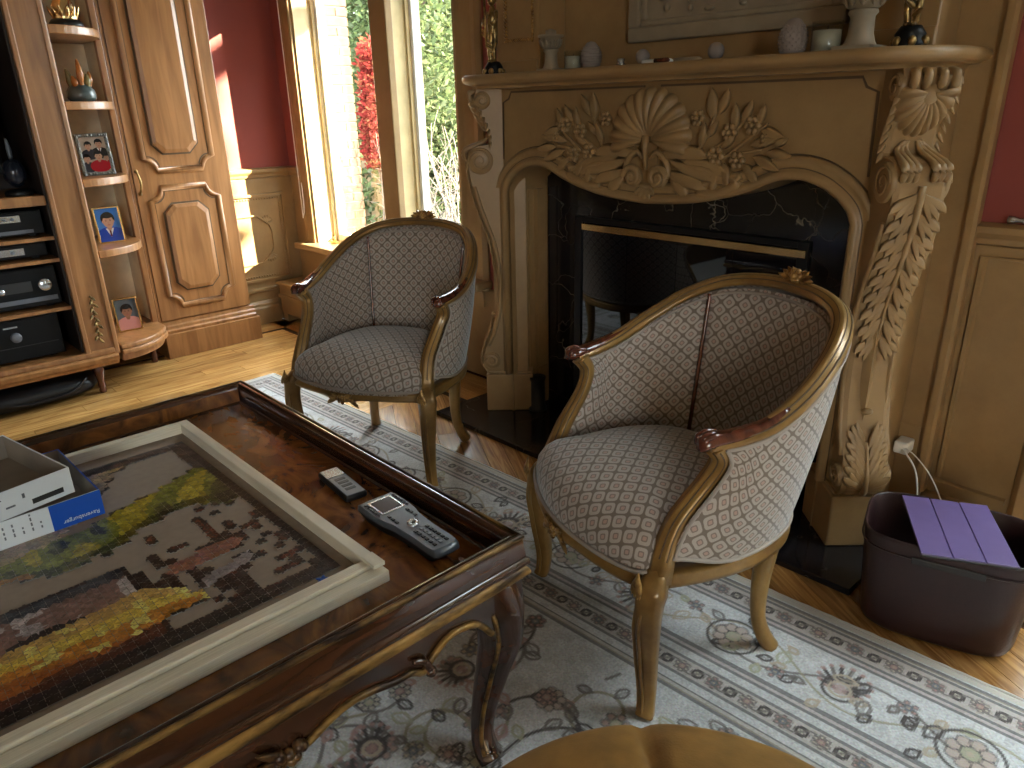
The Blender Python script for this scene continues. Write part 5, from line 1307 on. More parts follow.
# ================================================================== tall cabinet
XD = -4.06
tc = thing('tall_cabinet', 'tall cherry-wood cabinet with raised-panel door against the left wall', 'cabinet', (-4.2, 1.47, 0))
B('body', M['cab'], tc, XL+0.035, XD-0.022, 1.215, 1.73, 0.19, 2.35)
B('plinth', M['cab'], tc, XL+0.035, XD+0.03, 1.225, 1.765, 0, 0.135, bevel=0.004)
MB().prism([(0,0.135),(0.028,0.135),(0.030,0.15),(0.020,0.158),(0.018,0.172),(0.008,0.18),(0.006,0.195),(0,0.20)], lambda a,b,d: (XD-0.01+a, d, b), 1.225, 1.75).build('plinth_moulding', M['cab'], tc)
B('door_stile', M['cab'], tc, XD-0.022, XD-0.004, 1.215, 1.23, 0.20, 2.3)
dr = B('door', M['cab'], tc, XD-0.022, XD, 1.232, 1.73, 0.205, 2.3)
def notched(y0, y1, z0, z1, r, n=5):
    pts = []
    for cy, cz, a0 in ((y0,z0,90),(y1,z0,180),(y1,z1,270),(y0,z1,360)):
        for k in range(n+1): a = math.radians(a0-90*k/n); pts.append((cy+r*math.cos(a), cz+r*math.sin(a)))
    return pts
def octo(y0, y1, z0, z1, c): return [(y0+c,z0),(y1-c,z0),(y1,z0+c),(y1,z1-c),(y1-c,z1),(y0+c,z1),(y0,z1-c),(y0,z0+c)]
dkc = M['groove']
for (z0,z1) in ((0.98,2.2),(0.275,0.895)):
    o = notched(1.295,1.645,z0,z1,0.06)
    mb = MB(); mb.sweep([V(XD,y,z) for y,z in o], [(-0.012,-0.002),(0.012,-0.002),(0.011,0.006),(0.004,0.011),(-0.004,0.009),(-0.011,0.004)], up=(1,0,0), closed=True); mb.build('panel_moulding', M['cab'], dr)
    mb = MB(); mb.sweep([V(XD,y,z) for y,z in notched(1.309,1.631,z0+0.014,z1-0.014,0.06)], [(-0.003,-0.001),(0.003,-0.001),(0.003,0.0015),(-0.003,0.0015)], up=(1,0,0), closed=True, smooth=False); mb.build('glazed_line', dkc, dr)
    a = octo(1.352,1.575,z0+0.085,z1-0.085,0.045); b = octo(1.370,1.557,z0+0.103,z1-0.103,0.042)
    mb = MB(); vs = [V(XD-0.001,y,z) for y,z in a]+[V(XD+0.012,y,z) for y,z in a]+[V(XD+0.018,y,z) for y,z in b]
    mb.add(vs, [(r*8+i, r*8+(i+1) % 8, (r+1)*8+(i+1) % 8, (r+1)*8+i) for r in range(2) for i in range(8)]+[tuple(range(16,24))], False); mb.build('raised_panel', M['cab'], dr)
    mb = MB(); mb.sweep([V(XD,y,z) for y,z in octo(1.347,1.580,z0+0.080,z1-0.080,0.047)], [(-0.004,-0.001),(0.004,-0.001),(0.004,0.0015),(-0.004,0.0015)], up=(1,0,0), closed=True, smooth=False); mb.build('glazed_line', dkc, dr)
mb = MB(); mb.tube(catmull([(XD,1.25,0.985),(XD+0.018,1.25,0.975),(XD+0.026,1.255,0.93),(XD+0.018,1.25,0.885),(XD,1.25,0.875)],5), [0.006,0.005,0.006,0.005,0.006], 8); mb.ball((XD+0.002,1.25,0.985),0.010); mb.ball((XD+0.002,1.25,0.875),0.010); mb.build('handle', M['bronze'], dr, label='small antique brass pull handle')

# ================================================================== corner shelf unit
cu_ = thing('corner_shelf', 'open rounded corner shelf of cherry wood beside the tall cabinet', 'shelf', (-4.1, 1.05, 0))
B('back_panel', M['cream'], cu_, XL+0.035, XL+0.05, 0.93, 1.21, 0.16, 2.3); B('side_panel', M['cream'], cu_, XL+0.05, XD-0.025, 1.195, 1.21, 0.16, 2.3)
B('post', M['cab'], cu_, XD-0.03, XD+0.004, 1.185, 1.212, 0.21, 2.3); 
def quarter(rx, ry, n=14): return [(XL+0.05,0.93)]+[(-4.06+rx*math.cos(a), min(0.93+ry*math.sin(a),1.211)) for a in np.linspace(0,PI/2,n)]+[(XL+0.05,1.194)]
for zt in (1.615,1.312,0.985,0.665):
    mb = MB(); mb.prism(quarter(0.285,0.265), lambda a,b,d: (a,b,d), zt-0.035, zt); mb.build('shelf_board', M['cab'], cu_, bevel=0.004)
mb = MB(); mb.prism(quarter(0.315,0.30), lambda a,b,d: (a,b,d), 0.19, 0.215); mb.prism(quarter(0.325,0.31), lambda a,b,d: (a,b,d), 0.165, 0.19); mb.prism(quarter(0.30,0.285), lambda a,b,d: (a,b,d), 0.13, 0.165); mb.build('base_board', M['cab'], cu_, bevel=0.006)
def turned_foot(parent, x, y, h):
    MB().lathe([(0.001,0),(0.014,0),(0.017,0.012*h/0.13),(0.013,0.022*h/0.13),(0.018,0.034*h/0.13),(0.014,0.05*h/0.13),(0.024,0.10*h/0.13),(0.028,0.115*h/0.13),(0.022,0.122*h/0.13),(0.028,h),(0.001,h)], (x,y,0), 14).build('foot', M['armwood'], parent)
turned_foot(cu_, -4.05, 1.155, 0.132)
turned_foot(cu_, -4.26, 1.16, 0.132)

# ================================================================== media cabinet
mc = thing('media_cabinet', 'cherry-wood media cabinet with open compartments at the left edge', 'cabinet', (-4.0, 0.3, 0))
XM = -3.745; Y0, Y1 = -0.75, 0.925
st = B('stile', M['cab'], mc, XM-0.02, XM, 0.775, 0.922, 0.18, 2.3, bevel=0.002)
B('side_panel', M['cab'], mc, XL+0.035, XM-0.02, 0.905, 0.922, 0.18, 2.3)
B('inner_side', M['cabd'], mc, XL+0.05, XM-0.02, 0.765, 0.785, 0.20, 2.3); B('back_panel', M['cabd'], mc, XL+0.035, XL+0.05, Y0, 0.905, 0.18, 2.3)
# raised stile edges with light line and the carved drop
for y in (0.785, 0.908): 
    mb = MB(); mb.box(XM, XM+0.010, y-0.010, y+0.010, 0.19, 2.3); mb.build('stile_bead', M['cab'], st, bevel=0.004)
mb = MB(); mb.box(XM, XM+0.010, 0.795, 0.898, 0.19, 0.215); mb.build('stile_bead', M['cab'], st, bevel=0.004)
mb = MB()
for k in range(13): 
    z = 0.47-0.017*k; mb.leaf((XM+0.002,0.847+0.006*math.sin(k),z), (0.2,0.5*(-1)**k,-0.6), (1,0,0), 0.028, 0.013, 0.2); mb.ball((XM+0.004,0.847,z),0.0055,n=6,m=5)
mb.build('carved_drop', M['bronze'], st, label='small gilt carved drop')
B('base_board', M['cab'], mc, XL+0.035, XM+0.012, Y0, 0.90, 0.185, 0.212, bevel=0.006)
MB().prism([(0,0.135),(0.012,0.135),(0.018,0.15),(0.03,0.16),(0.034,0.178),(0.028,0.186),(0,0.186)], lambda a,b,d: (XM+a, d, b), Y0, 0.905).build('base_moulding', M['cab'], mc)
B('base_frame', M['cab'], mc, XL+0.035, XM, Y0, 0.905, 0.135, 0.185)
for z in (0.425, 0.645, 0.742): B('shelf_board', M['cab'], mc, XL+0.05, XM-0.012, Y0, 0.765, z, z+0.016, bevel=0.002)
B('niche_rail', M['cab'], mc, XL+0.05, XM-0.004, Y0, 0.765, 0.892, 0.935, bevel=0.004)
B('side_panel', M['cab'], mc, XL+0.035, XM-0.02, Y0-0.015, Y0, 0.18, 2.3)
for y in (0.815, -0.6): turned_foot(mc, -3.765, y, 0.136)
turned_foot(mc, -4.2, 0.815, 0.136); turned_foot(mc, -4.2, -0.6, 0.136)
# ---- television and hi-fi units
tv = thing('television', 'dark television standing in the upper niche of the media cabinet', 'television', (-3.95, 0.2, 0.935))
B('casing', M['black'], tv, -4.05, -3.90, -0.35, 0.67, 1.02, 1.72, bevel=0.01); B('screen', M['fglass'], tv, -3.90, -3.896, -0.31, 0.63, 1.07, 1.68, bevel=0.0); B('stand', M['black'], tv, -4.1, -3.85, 0.0, 0.32, 0.9355, 1.02)
sp = thing('reflection_dome', 'bluish dome standing in for a reflection in the television glass', 'ornament', (-3.82, 0.69, 0.935))  # dome added in place of a bluish reflection in the television glass
MB().lathe([(0.001,0.936),(0.055,0.936),(0.055,0.95),(0.045,0.96),(0.001,0.96)], (-3.83,0.69,0), 16).build('base', M['black'], sp); MB().ball((-3.83,0.69,1.03), 0.045, 0.045, 0.06, 14, 10).build('dome', plain('smoky_blue_glass', (0.012,0.016,0.026), 0.15), sp)
MB().tube(catmull([(-3.83,0.69,1.09),(-3.83,0.69,1.13),(-3.828,0.688,1.17)],3), [0.008,0.010,0.004], 8).build('finial', M['grey'], sp)
def hifi(name, label, y1, z0, h, knobs, disp, xf=-3.80, y0=0.20):
    t = thing(name, label, 'hi-fi unit', (-4.0,(y0+y1)/2,z0))
    bo = B('casing', M['black'], t, -4.2, xf, y0, y1, z0+0.012, z0+h, bevel=0.004)
    B('foot', M['black'], t, -3.87, -3.83, y1-0.06, y1-0.03, z0, z0+0.012); B('foot', M['black'], t, -3.87, -3.83, y0+0.03, y0+0.06, z0, z0+0.012); B('foot', M['black'], t, -4.15, -4.1, y1-0.06, y1-0.03, z0, z0+0.012)
    B('fascia', M['blackm'], t, xf, xf+0.006, y0+0.004, y1-0.004, z0+0.016, z0+h-0.004, bevel=0.002)
    for (y, z, r, mt_) in knobs:
        mb = MB(); mb.lathe([(r,0),(r,0.012),(r*0.9,0.016),(0.001,0.016)], (xf+0.006,y,z0+z), 20, Matrix(((0,0,1),(1,0,0),(0,1,0)))); mb.build('knob', M[mt_], t)
    for (a, b, za, zb, mt_) in disp: B('panel', M[mt_], t, xf+0.006, xf+0.008, a, b, z0+za, z0+zb, bevel=0.0)
    return t
hifi('disc_player', 'slim black disc player with a silver strip, top shelf of the media cabinet', 0.745, 0.7585, 0.115, [(0.60,0.085,0.006,'grey'),(0.63,0.085,0.006,'grey')], [(0.48,0.66,0.070,0.098,'silver'),(0.30,0.70,0.02,0.035,'grey'),(0.40,0.50,0.074,0.092,'ink')])
hifi('tape_deck', 'thin black deck with a silver end panel on the second shelf', 0.735, 0.6615, 0.072, [(0.60,0.042,0.008,'grey')], [(0.48,0.645,0.026,0.056,'silver')])
hifi('receiver', 'black receiver with a large silver volume knob on the third shelf', 0.745, 0.4415, 0.185, [(0.69,0.108,0.028,'silver'),(0.52,0.10,0.014,'silver')], [(0.52,0.64,0.085,0.13,'ink'),(0.45,0.73,0.035,0.055,'grey')])
hifi('amplifier', 'black power amplifier with a round dial on the bottom shelf', 0.71, 0.2125, 0.20, [(0.53,0.122,0.022,'grey')], [(0.49,0.545,0.165,0.172,'silver'),(0.45,0.69,0.075,0.078,'ink')])
# ---- things on the corner shelf
def face_photo(mb, x, hair, skin, top, cx, cy, s, tie=None):
    """bust painted as flat layered print in the y,z plane"""
    def ell(cy_, cz_, ry, rz, col, k, n=16):
        mb.col = col; mb.add([(x+k, cy_+ry*math.cos(a), cz_+rz*math.sin(a)) for a in np.linspace(0,2*PI,n,endpoint=False)], [tuple(range(n))], False)
    ell(cx, cy-0.62*s, 0.62*s, 0.42*s, top, 0.0002)
    if tie: 
        mb.col = (0.7,0.7,0.7); mb.add([(x+0.0003,cx-0.16*s,cy-0.26*s),(x+0.0003,cx+0.16*s,cy-0.26*s),(x+0.0003,cx,cy-0.62*s)], [(0,1,2)], False); mb.col = tie; mb.add([(x+0.0004,cx-0.04*s,cy-0.32*s),(x+0.0004,cx+0.04*s,cy-0.32*s),(x+0.0004,cx+0.03*s,cy-0.6*s),(x+0.0004,cx-0.03*s,cy-0.6*s)], [(0,1,2,3)], False)
    ell(cx, cy-0.2*s, 0.10*s, 0.16*s, tuple(q*0.85 for q in skin), 0.0005); ell(cx, cy+0.14*s, 0.27*s, 0.28*s, hair, 0.0006); ell(cx, cy+0.02*s, 0.205*s, 0.265*s, skin, 0.0007)
    ell(cx, cy+0.235*s, 0.20*s, 0.085*s, hair, 0.0008)
    for q in (-1,1): ell(cx+q*0.08*s, cy+0.05*s, 0.028*s, 0.016*s, (0.03,0.02,0.02), 0.0009, 8); ell(cx+q*0.08*s, cy+0.09*s, 0.04*s, 0.008*s, hair, 0.0009, 8); ell(cx+q*0.205*s, cy+0.02*s, 0.03*s, 0.06*s, skin, 0.00065, 8)
    ell(cx, cy-0.04*s, 0.025*s, 0.05*s, tuple(q*0.88 for q in skin), 0.0009, 8); ell(cx, cy-0.12*s, 0.07*s, 0.018*s, (0.35,0.10,0.09), 0.0009, 8)
def clip_layer(mb, y0, y1, z0, z1):
    mb.v = [(p[0], min(max(p[1],y0),y1), min(max(p[2],z0),z1)) for p in mb.v]
def photo_frame(label, y, z, w, h, fmat, draw, bgc, ornate=False):
    X = -3.975
    t = thing('photo_frame', label, 'photo frame', (X-0.03, y, z), 0.0, 'photo frames on the corner shelf')
    lean = Matrix.Translation(V(X,y,z)) @ Matrix.Rotation(-0.14, 4, 'Y') @ Matrix.Rotation(-0.10, 4, 'Z')
    def fin(mb, nm, mat, bevel=0.0): 
        o = mb.build(nm, mat, t, bevel=bevel); o.data.transform(lean); return o
    b = 0.008 if not ornate else 0.016
    mb = MB(); mb.box(-0.010,-0.001,-w/2,w/2,0,h); fin(mb, 'backing', M['black'])
    for d in ((-w/2,w/2,0,b),(-w/2,w/2,h-b,h),(-w/2,-w/2+b,b,h-b),(w/2-b,w/2,b,h-b)):
        mb = MB(); mb.box(-0.008,0.006,*d); fin(mb, 'frame_rail', fmat, 0.002)
    if ornate:
        mb = MB()
        for k in range(70):
            q = random.choice((0,1)); yy = random.uniform(-w/2,w/2) if q else random.choice((-1,1))*(w/2-0.008); zz = random.choice((0.008,h-0.008)) if q else random.uniform(0,h)
            mb.ball((0.007,yy,zz), random.uniform(0.004,0.008), n=6, m=5)
        fin(mb, 'filigree', M['giltd2'])
    mb = MB(); mb.col = bgc; mb.add([(0,-w/2+b,b),(0,w/2-b,b),(0,w/2-b,h-b),(0,-w/2+b,h-b)], [(0,1,2,3)], False)
    draw(mb); clip_layer(mb, -w/2+b, w/2-b, b, h-b); fin(mb, 'photograph', M['photo'])
    mb = MB(); mb.tube([(-0.010,0,h*0.55),(-0.05,0,0.014)], 0.004, 6); fin(mb, 'strut', M['black'])
M['giltd2'] = plain('pewter_filigree', (0.20,0.21,0.20), 0.35, 0.7)
photo_frame('framed portrait in a blue jumper and tie on the corner shelf', 1.056, 0.6655, 0.118, 0.172, M['brass'], lambda mb: face_photo(mb,0,(0.012,0.010,0.012),(0.50,0.27,0.18),(0.01,0.05,0.40),0.0,0.10,0.115,(0.10,0.01,0.02)), (0.05,0.20,0.62))
photo_frame('framed portrait in a pink top on the bottom corner shelf', 1.052, 0.2155, 0.115, 0.170, M['brass'], lambda mb: face_photo(mb,0,(0.014,0.010,0.010),(0.32,0.15,0.09),(0.62,0.27,0.24),0.0,0.095,0.105), (0.10,0.12,0.14))
def fam(mb):
    face_photo(mb,0,(0.012,0.01,0.01),(0.5,0.29,0.2),(0.02,0.02,0.025),0.024,0.140,0.062,(0.2,0.05,0.05)); 
    mb.v = [(a,b,c) for a,b,c in mb.v]; o = len(mb.v)
    for (cx,cy,s,top,k) in ((-0.022,0.132,0.058,(0.03,0.03,0.04),0.001),(-0.038,0.075,0.058,(0.03,0.03,0.04),0.002),(0.012,0.085,0.070,(0.40,0.01,0.02),0.003),(0.044,0.078,0.05,(0.40,0.01,0.02),0.0025)):
        o = len(mb.v); face_photo(mb,0,(0.012,0.01,0.01),(0.5,0.29,0.2),top,cx,cy,s); mb.v[o:] = [(a+k,b,c) for a,b,c in mb.v[o:]]
photo_frame('ornate silver-framed group photo of four people on the corner shelf', 1.062, 0.9855, 0.140, 0.19, M['giltd2'], fam, (0.42,0.36,0.30), True)
cr_ = thing('coral_ornament', 'amber and green coral-like glass ornament on the second corner shelf', 'ornament', (-3.95,1.05,1.3125))
mb = MB(); mb.lathe([(0.001,1.3125),(0.052,1.3125),(0.062,1.33),(0.058,1.36),(0.04,1.385),(0.001,1.39)], (-3.95,1.05,0), 16); mb.build('rock', plain('sea_green_glass', (0.06,0.075,0.07), 0.25), cr_)
for k in range(9):
    a = k*0.7; mb = MB(); b0 = V(-3.95+0.03*math.cos(a),1.05+0.035*math.sin(a),1.37); hgt = (0.12,0.06,0.07,0.05,0.09,0.05,0.06,0.08,0.05)[k]
    mb.tube(catmull([b0,b0+V(0.006,0.006*math.sin(a),hgt*0.5),b0+V(0.0,0.012*math.sin(a),hgt)],4), [0.010,0.016,0.004], 7)
    mb.build('branch', plain('amber_glass', (0.30,0.10,0.02), 0.2) if k % 2 == 0 else plain('olive_glass', (0.16,0.13,0.05), 0.25), cr_)
gd = thing('gilt_ornament', 'gold ornament on a black base on the top corner shelf', 'ornament', (-3.95,1.05,1.6155))
MB().lathe([(0.001,1.6155),(0.07,1.6155),(0.068,1.635),(0.056,1.65),(0.001,1.652)], (-3.95,1.05,0), 18).build('base', M['black'], gd)
mb = MB(); mb.lathe([(0.05,1.652),(0.052,1.665),(0.045,1.68),(0.048,1.70),(0.035,1.73),(0.02,1.76),(0.001,1.80)], (-3.95,1.05,0), 16)
for k in range(12): a = k*PI/6; mb.leaf((-3.95+0.046*math.cos(a),1.05+0.046*math.sin(a),1.655), (0.2*math.cos(a),0.2*math.sin(a),1), (math.cos(a),math.sin(a),0), 0.05, 0.022, 0.15)
mb.build('gold_urn', M['brass'], gd)
# black bag on the floor under the media cabinet
bg_ = thing('black_bag', 'black soft bag lying on the floor under the media cabinet', 'bag', (-3.88,0.55,0))
def bagf(u, v):
    a = 2*PI*u; ph = PI*v; x = math.cos(a)*math.sin(ph); y = math.sin(a)*math.sin(ph); z = -math.cos(ph)
    sg = lambda q, e: math.copysign(abs(q)**e, q)
    n_ = 0.012*noise.noise(V(x*3,y*3,z*3)); return V(-3.89+0.16*sg(x,0.6)+n_, 0.50+0.32*sg(y,0.6)+n_, 0.055+0.052*sg(z,0.7)+n_*0.3*(z > 0))
MB().grid(bagf, 36, 16, closed_u=True).build('body', M['leatherb'] if 'leatherb' in M else M['black'], bg_)
MB().tube(catmull([(-3.76,0.30,0.10),(-3.735,0.42,0.05),(-3.73,0.55,0.035),(-3.735,0.68,0.05),(-3.77,0.76,0.09)],6), [0.008]*25, 7).build('strap', M['black'], bg_)
# ================================================================== storage basket, tablet, charger
bk = thing('storage_basket', 'oxblood leather storage basket on the floor by the fireplace', 'basket', (-0.385,1.815,0), 0.28)
def sup(a, b, th, e=0.5):
    c, s = math.cos(th), math.sin(th); return a*math.copysign(abs(c)**e, c), b*math.copysign(abs(s)**e, s)
rows = [(0.02,0.0,1),(0.150,0.0,1),(0.163,0.010,1),(0.170,0.03,1),(0.188,0.255,1),(0.190,0.268,1),(0.187,0.272,1),(0.183,0.268,1),(0.162,0.03,1),(0.02,0.02,1)]
def brow(u, v):
    q = v*(len(rows)-1); i = min(int(q), len(rows)-2); r = lerp(rows[i][0],rows[i+1][0],q-i); z = lerp(rows[i][1],rows[i+1][1],q-i)
    x, y = sup(r, r*0.70, 2*PI*u); return V(x,y,z)
MB().grid(brow, 64, (len(rows)-1)*2, closed_u=True).build('body', M['leather'], bk, True)
mb = MB(); mb.tube([V(*sup(0.1895,0.1327,a),0.235) for a in np.linspace(0,2*PI,64,endpoint=False)], 0.0022, 5, closed=True); mb.build('rim_stitch', M['leather'], bk, True)
mb = MB(); mb.box(-0.075,0.075,-0.1345,-0.130,0.222,0.240); mb.build('handle_slot', M['ink'], bk, True, bevel=0.008)
tbx = thing('tablet', 'tablet in a violet folding cover lying across the basket', 'tablet', (-0.372,1.790,0.2735), math.radians(-62))
MB().box(-0.136,0.136,-0.096,0.096,0,0.008).build('device', M['black'], tbx, True, bevel=0.003)
for k in range(3):
    MB().box(-0.137,0.137,-0.097+0.0653*k,-0.0345+0.0653*k,0.008,0.0115).build('cover_panel', M['purple'], tbx, True, bevel=0.0012)
MB().box(-0.1365,0.1365,-0.0965,0.0965,0.0078,0.0088).build('cover_hinge', plain('violet_fold', (0.09,0.055,0.2), 0.5), tbx, True)
ch = thing('wall_charger', 'white wall charger plugged in beside the right console', 'charger', (-0.64,2.15,0.28))
B('outlet_plate', M['tan'], ch, -0.655,-0.598,2.196,2.2,0.235,0.345, bevel=0.002); B('plug', M['white'], ch, -0.647,-0.607,2.140,2.196,0.268,0.306, bevel=0.006)
mb = MB(); mb.tube(catmull([(-0.622,2.142,0.284),(-0.60,2.115,0.285),(-0.56,2.08,0.26),(-0.535,2.05,0.20),(-0.530,2.04,0.13),(-0.52,2.055,0.06)],8), 0.0028, 6); tag(mb.build('charging_cable', M['white'], None), 'white charging cable arching from the charger behind the basket', 'cable')
mb = MB(); mb.tube(catmull([(-0.614,2.142,0.290),(-0.575,2.11,0.29),(-0.52,2.09,0.25),(-0.47,2.08,0.17),(-0.455,2.075,0.12)],8), 0.0018, 6); tag(mb.build('thin_cable', M['white'], None), 'thinner pale cable hanging down right of the charging cable', 'cable')
mb = MB(); mb.lathe([(0.001,0),(0.011,0.004),(0.010,0.018),(0.006,0.028),(0.009,0.05),(0.004,0.07),(0.001,0.072)], (-0.50,2.212,0.951), 10, Matrix(((0,0,1),(1,0,0),(0,1,0)))); tag(mb.build('silver_trinket', M['silver'], None), 'small silver trinket lying on the chair rail at the right edge', 'trinket')

# ================================================================== ottoman
ot = thing('tufted_ottoman', 'round mustard velvet tufted ottoman at the bottom edge', 'ottoman', (-0.226,0.455,0.0095))
OC = V(-0.226,0.455,0); NB = 8; A0 = math.radians(137)
def otz(r, a):
    z = 0.452 - 0.045*max(0,(r-0.16)/0.18)**2.2
    da = ((a-A0+PI/NB) % (2*PI/NB)) - PI/NB
    z -= 0.030*math.exp(-(abs(da)*max(r,0.03)/0.010))*min(1,max(0,(r-0.09)/0.05))*(0.9 if r < 0.26 else max(0.35, 1-(r-0.26)/0.12))
    z -= 0.035*math.exp(-((r-0.17)**2+(r*da)**2)/0.0009)
    z -= 0.02*math.exp(-(r*r)/0.002)
    return z
def otf(u, v):
    a = 2*PI*u
    if v < 0.8: r = 0.335*(v/0.8); return V(OC.x+r*math.cos(a), OC.y+r*math.sin(a), otz(max(r,0.001),a))
    q = (v-0.8)/0.2; zt = otz(0.335,a); r = 0.335+0.022*math.sin(PI*min(1,q*1.1)); return V(OC.x+r*math.cos(a), OC.y+r*math.sin(a), lerp(zt,0.27,q))
MB().grid(otf, 160, 50, closed_u=True).build('cushion', M['velvet'], ot)
for k in range(NB):
    a = A0+2*PI*k/NB; MB().ball((OC.x+0.17*math.cos(a),OC.y+0.17*math.sin(a),otz(0.17,a)+0.006), 0.012,0.012,0.007,10,6).build('button', M['velvet'], ot)
MB().lathe([(0.001,0.20),(0.33,0.20),(0.345,0.21),(0.345,0.275),(0.001,0.275)], OC, 40).build('seat_band', M['velvet'], ot)
for k in range(4):
    a = PI/4+k*PI/2; c0 = OC+V(0.26*math.cos(a),0.26*math.sin(a),0); MB().lathe([(0.001,0.0095),(0.016,0.0095),(0.02,0.03),(0.018,0.06),(0.03,0.17),(0.034,0.20),(0.001,0.20)], c0, 14).build('leg', M['armwood'], ot)

# ================================================================== outside the windows
GZ = -0.35
struct(B('ground', M['snow'], None, -60, 60, 2.5, 80, GZ-0.1, GZ, bevel=0), 'bright pale ground outside the window')
struct(B('ground_side', M['snow'], None, 2.75, 60, -40, 2.45, GZ-0.1, GZ, bevel=0), 'pale ground beside the house')
# brick pier
bp_ = thing('brick_pier', 'sunlit brick pier seen through the left window light', 'pier', (-5.9,3.55,GZ))
X0, X1, Yb0, Yb1 = -6.05, -5.64, 3.36, 3.56
B('mortar_core', M['mortar'], bp_, X0+0.008, X1-0.008, Yb0+0.008, Yb1-0.008, GZ, 3.2, bevel=0)
bh, bl = 0.072, 0.205
mesh_cache = {}
def brick(x0, x1, y0, y1, z):
    key = (round(x1-x0,3), round(y1-y0,3))
    if key not in mesh_cache:
        mb = MB(); a, b = (x1-x0)/2, (y1-y0)/2; mb.box(-a,a,-b,b,0,bh-0.012); o = mb.build('brick', M['brick'], bp_, bevel=0); mesh_cache[key] = o.data
    else: o = link(mesh_cache[key], 'brick', bp_)
    o.location = ((x0+x1)/2+random.uniform(-0.003,0.003), (y0+y1)/2+random.uniform(-0.003,0.003), z)
z = GZ; r_ = 0
while z < 2.9:
    if r_ % 2 == 0: brick(X0,X0+bl-0.006,Yb0,Yb0+0.09,z); brick(X0+bl+0.006,X1,Yb0,Yb0+0.09,z); brick(X1-0.09,X1,Yb0+0.10,Yb1,z)
    else: brick(X0,X0+0.096,Yb0,Yb0+0.09,z); brick(X0+0.108,X0+0.30,Yb0,Yb0+0.09,z); brick(X0+0.312,X1,Yb0,Yb1,z)
    z += bh; r_ += 1
# tan wall added in place of the wainscot's reflection in the pane
gw = thing('reflection_wall', 'low tan capped stand-in for the wainscot reflected in the left pane', 'reflection stand-in', (-6.9,5.0,GZ))
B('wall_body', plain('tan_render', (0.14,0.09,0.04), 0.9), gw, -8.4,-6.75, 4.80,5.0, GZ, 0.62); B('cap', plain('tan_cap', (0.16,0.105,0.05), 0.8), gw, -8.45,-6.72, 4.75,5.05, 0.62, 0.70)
def tree(name, label, loc, trunk_h, blobs, nleaf, size, cols, trunk_r=0.08, drop=0.0, group=None):
    t = thing(name, label, 'tree', loc, 0, group); L = V(*loc)
    mb = MB(); mb.tube([L, L+V(0.03,0.02,trunk_h*0.5), L+V(0,0,trunk_h)], [trunk_r,trunk_r*0.8,trunk_r*0.3], 8)
    tr = mb.build('trunk', M['bark'], t)
    mb = MB()
    for (cx,cy,cz,rx,ry,rz) in blobs[::max(1,len(blobs)//6)]: mb.tube([L+V(0,0,min(trunk_h*0.6,cz*0.8)), L+V(cx*0.7,cy*0.7,cz)], [trunk_r*0.4,0.01], 5)
    mb.build('branches', M['bark'], t)
    fo = MB(); vol = [b[3]*b[4]*b[5] for b in blobs]; tot = sum(vol)
    for b, vv in zip(blobs, vol):
        for k in range(int(nleaf*vv/tot)):
            d = V(random.gauss(0,1),random.gauss(0,1),random.gauss(0,1)).normalized()*(random.random()**0.45)
            p = L+V(b[0]+d.x*b[3], b[1]+d.y*b[4], b[2]+d.z*b[5]); c = random.choice(cols); g_ = random.uniform(0.7,1.25); fo.col = tuple(min(1,q*g_) for q in c)
            a = V(random.gauss(0,1),random.gauss(0,1),random.gauss(0,0.6)-drop).normalized(); n_ = V(random.gauss(0,1),random.gauss(0,1),random.gauss(0,1)); s_ = a.cross(n_).normalized(); l_ = size*random.uniform(0.6,1.3); w_ = l_*0.22
            fo.add([p, p+a*l_*0.5+s_*w_, p+a*l_, p+a*l_*0.5-s_*w_], [(0,1,2,3)], False)
    f_ = fo.build('foliage', M['lgreen'], t); tag(f_, kind='stuff')
    return t
def cone(h, r0, zb, n=9, jit=0.25):
    out = []
    for i in range(n):
        q = i/(n-1); rr = lerp(r0, r0*0.12, q)
        for k in range(max(1,int(5*(1-q))+1)):
            a = random.uniform(0,6.3); out.append((rr*0.55*math.cos(a), rr*0.55*math.sin(a), zb+q*(h-zb), rr*0.62, rr*0.62, (h-zb)/n*1.0))
    return out
GR = [(0.060,0.080,0.030),(0.080,0.100,0.042),(0.05,0.068,0.028),(0.10,0.12,0.065)]
tree('cedar_tree', 'tall pale green cedar filling the right window light', (-8.1,6.0,GZ), 5.2, cone(6.0,1.7,0.2), 60000, 0.105, GR, 0.14, 0.5)
tree('spruce_tree', 'soft green conifer behind the brick pier in the left window light', (-12.2,7.4,GZ), 5.5, cone(6.5,1.5,0.4), 16000, 0.2, [(0.06,0.088,0.036),(0.085,0.115,0.05),(0.10,0.125,0.07)], 0.14, 0.5)
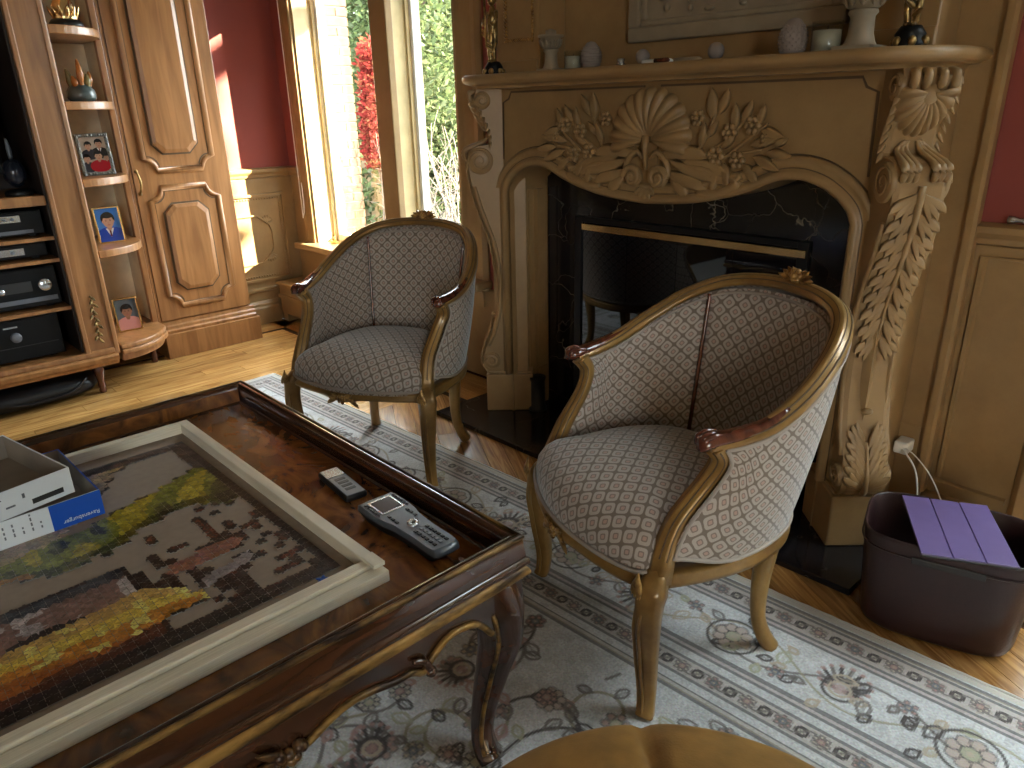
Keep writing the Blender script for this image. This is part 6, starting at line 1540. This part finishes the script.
tree('reflection_tree', 'slim red-leaved stand-in for the red wall reflected in the left pane', (-6.55,4.35,GZ), 1.9, [(0,0,1.2+0.15*i,0.17-0.008*i,0.17-0.008*i,0.15) for i in range(7)]+[(0.03,0.02,1.12,0.19,0.19,0.12)], 3600, 0.07, [(0.15,0.018,0.015),(0.19,0.028,0.022),(0.12,0.016,0.014),(0.19,0.06,0.03)], 0.025)  # red foliage added in place of the red wall's reflection in the pane
for (x,y,s,lab) in ((-10.2,12.2,1.0,'far pale green tree behind the cedar'),(-16.6,12.4,1.1,'far pale green tree behind the spruce')):
    tree('garden_tree', lab, (x,y,GZ), 5, cone(7,2.3,0.3,8), 9000, 0.32, [(0.085,0.11,0.06),(0.105,0.135,0.08)], 0.15, 0.3)
# bare pale shrub in front of the cedar
sh = thing('bare_shrub', 'bare pale-twigged shrub at the bottom of the right window light', 'shrub', (-5.05,4.1,GZ))
L0 = V(-5.05,4.1,GZ)
for k in range(46):
    mb = MB(); a = random.uniform(0,6.3); b0 = L0+V(random.uniform(-0.35,0.35),random.uniform(-0.2,0.2),0); hh = random.uniform(0.9,1.55); d = V(math.cos(a)*0.4,math.sin(a)*0.3,0)
    pth = catmull([b0,b0+d*0.3+V(0,0,hh*0.4),b0+d*0.8+V(random.uniform(-.1,.1),0,hh*0.75),b0+d*1.2+V(random.uniform(-.15,.15),0,hh)],4); mb.tube(pth, [0.009,0.006,0.003], 5)
    for q in range(4):
        p = pth[4+2*q]; e = V(random.uniform(-0.3,0.3),random.uniform(-0.2,0.2),random.uniform(0.05,0.3)); mb.tube([p,p+e*0.5+V(0,0,0.02),p+e], [0.004,0.003,0.0015], 4)
    mb.build('stem', M['twig'], sh)
# unseen evergreens, added to keep the low sun off the cabinet door and rug
for k,(x,y,h_,lab) in enumerate(((1.25,6.3,6.0,'unseen evergreen added to block the sun, nearest the left window'),(4.1,6.2,6.0,'unseen evergreen added to block the sun, middle of three'),(7.6,6.1,6.0,'unseen evergreen added to block the sun, farthest right'))):
    tree('sun_block_evergreen', lab, (x,y,GZ), h_*0.9, [(0.85*math.cos(a),0.85*math.sin(a),0.5+0.42*i,0.38,0.38,0.36) for i in range(12) for a in [0.35*i+q*PI/4 for q in range(8)]], 15000, 0.34, GR, 0.2, 0.4, 'unseen evergreens added to block the sun')
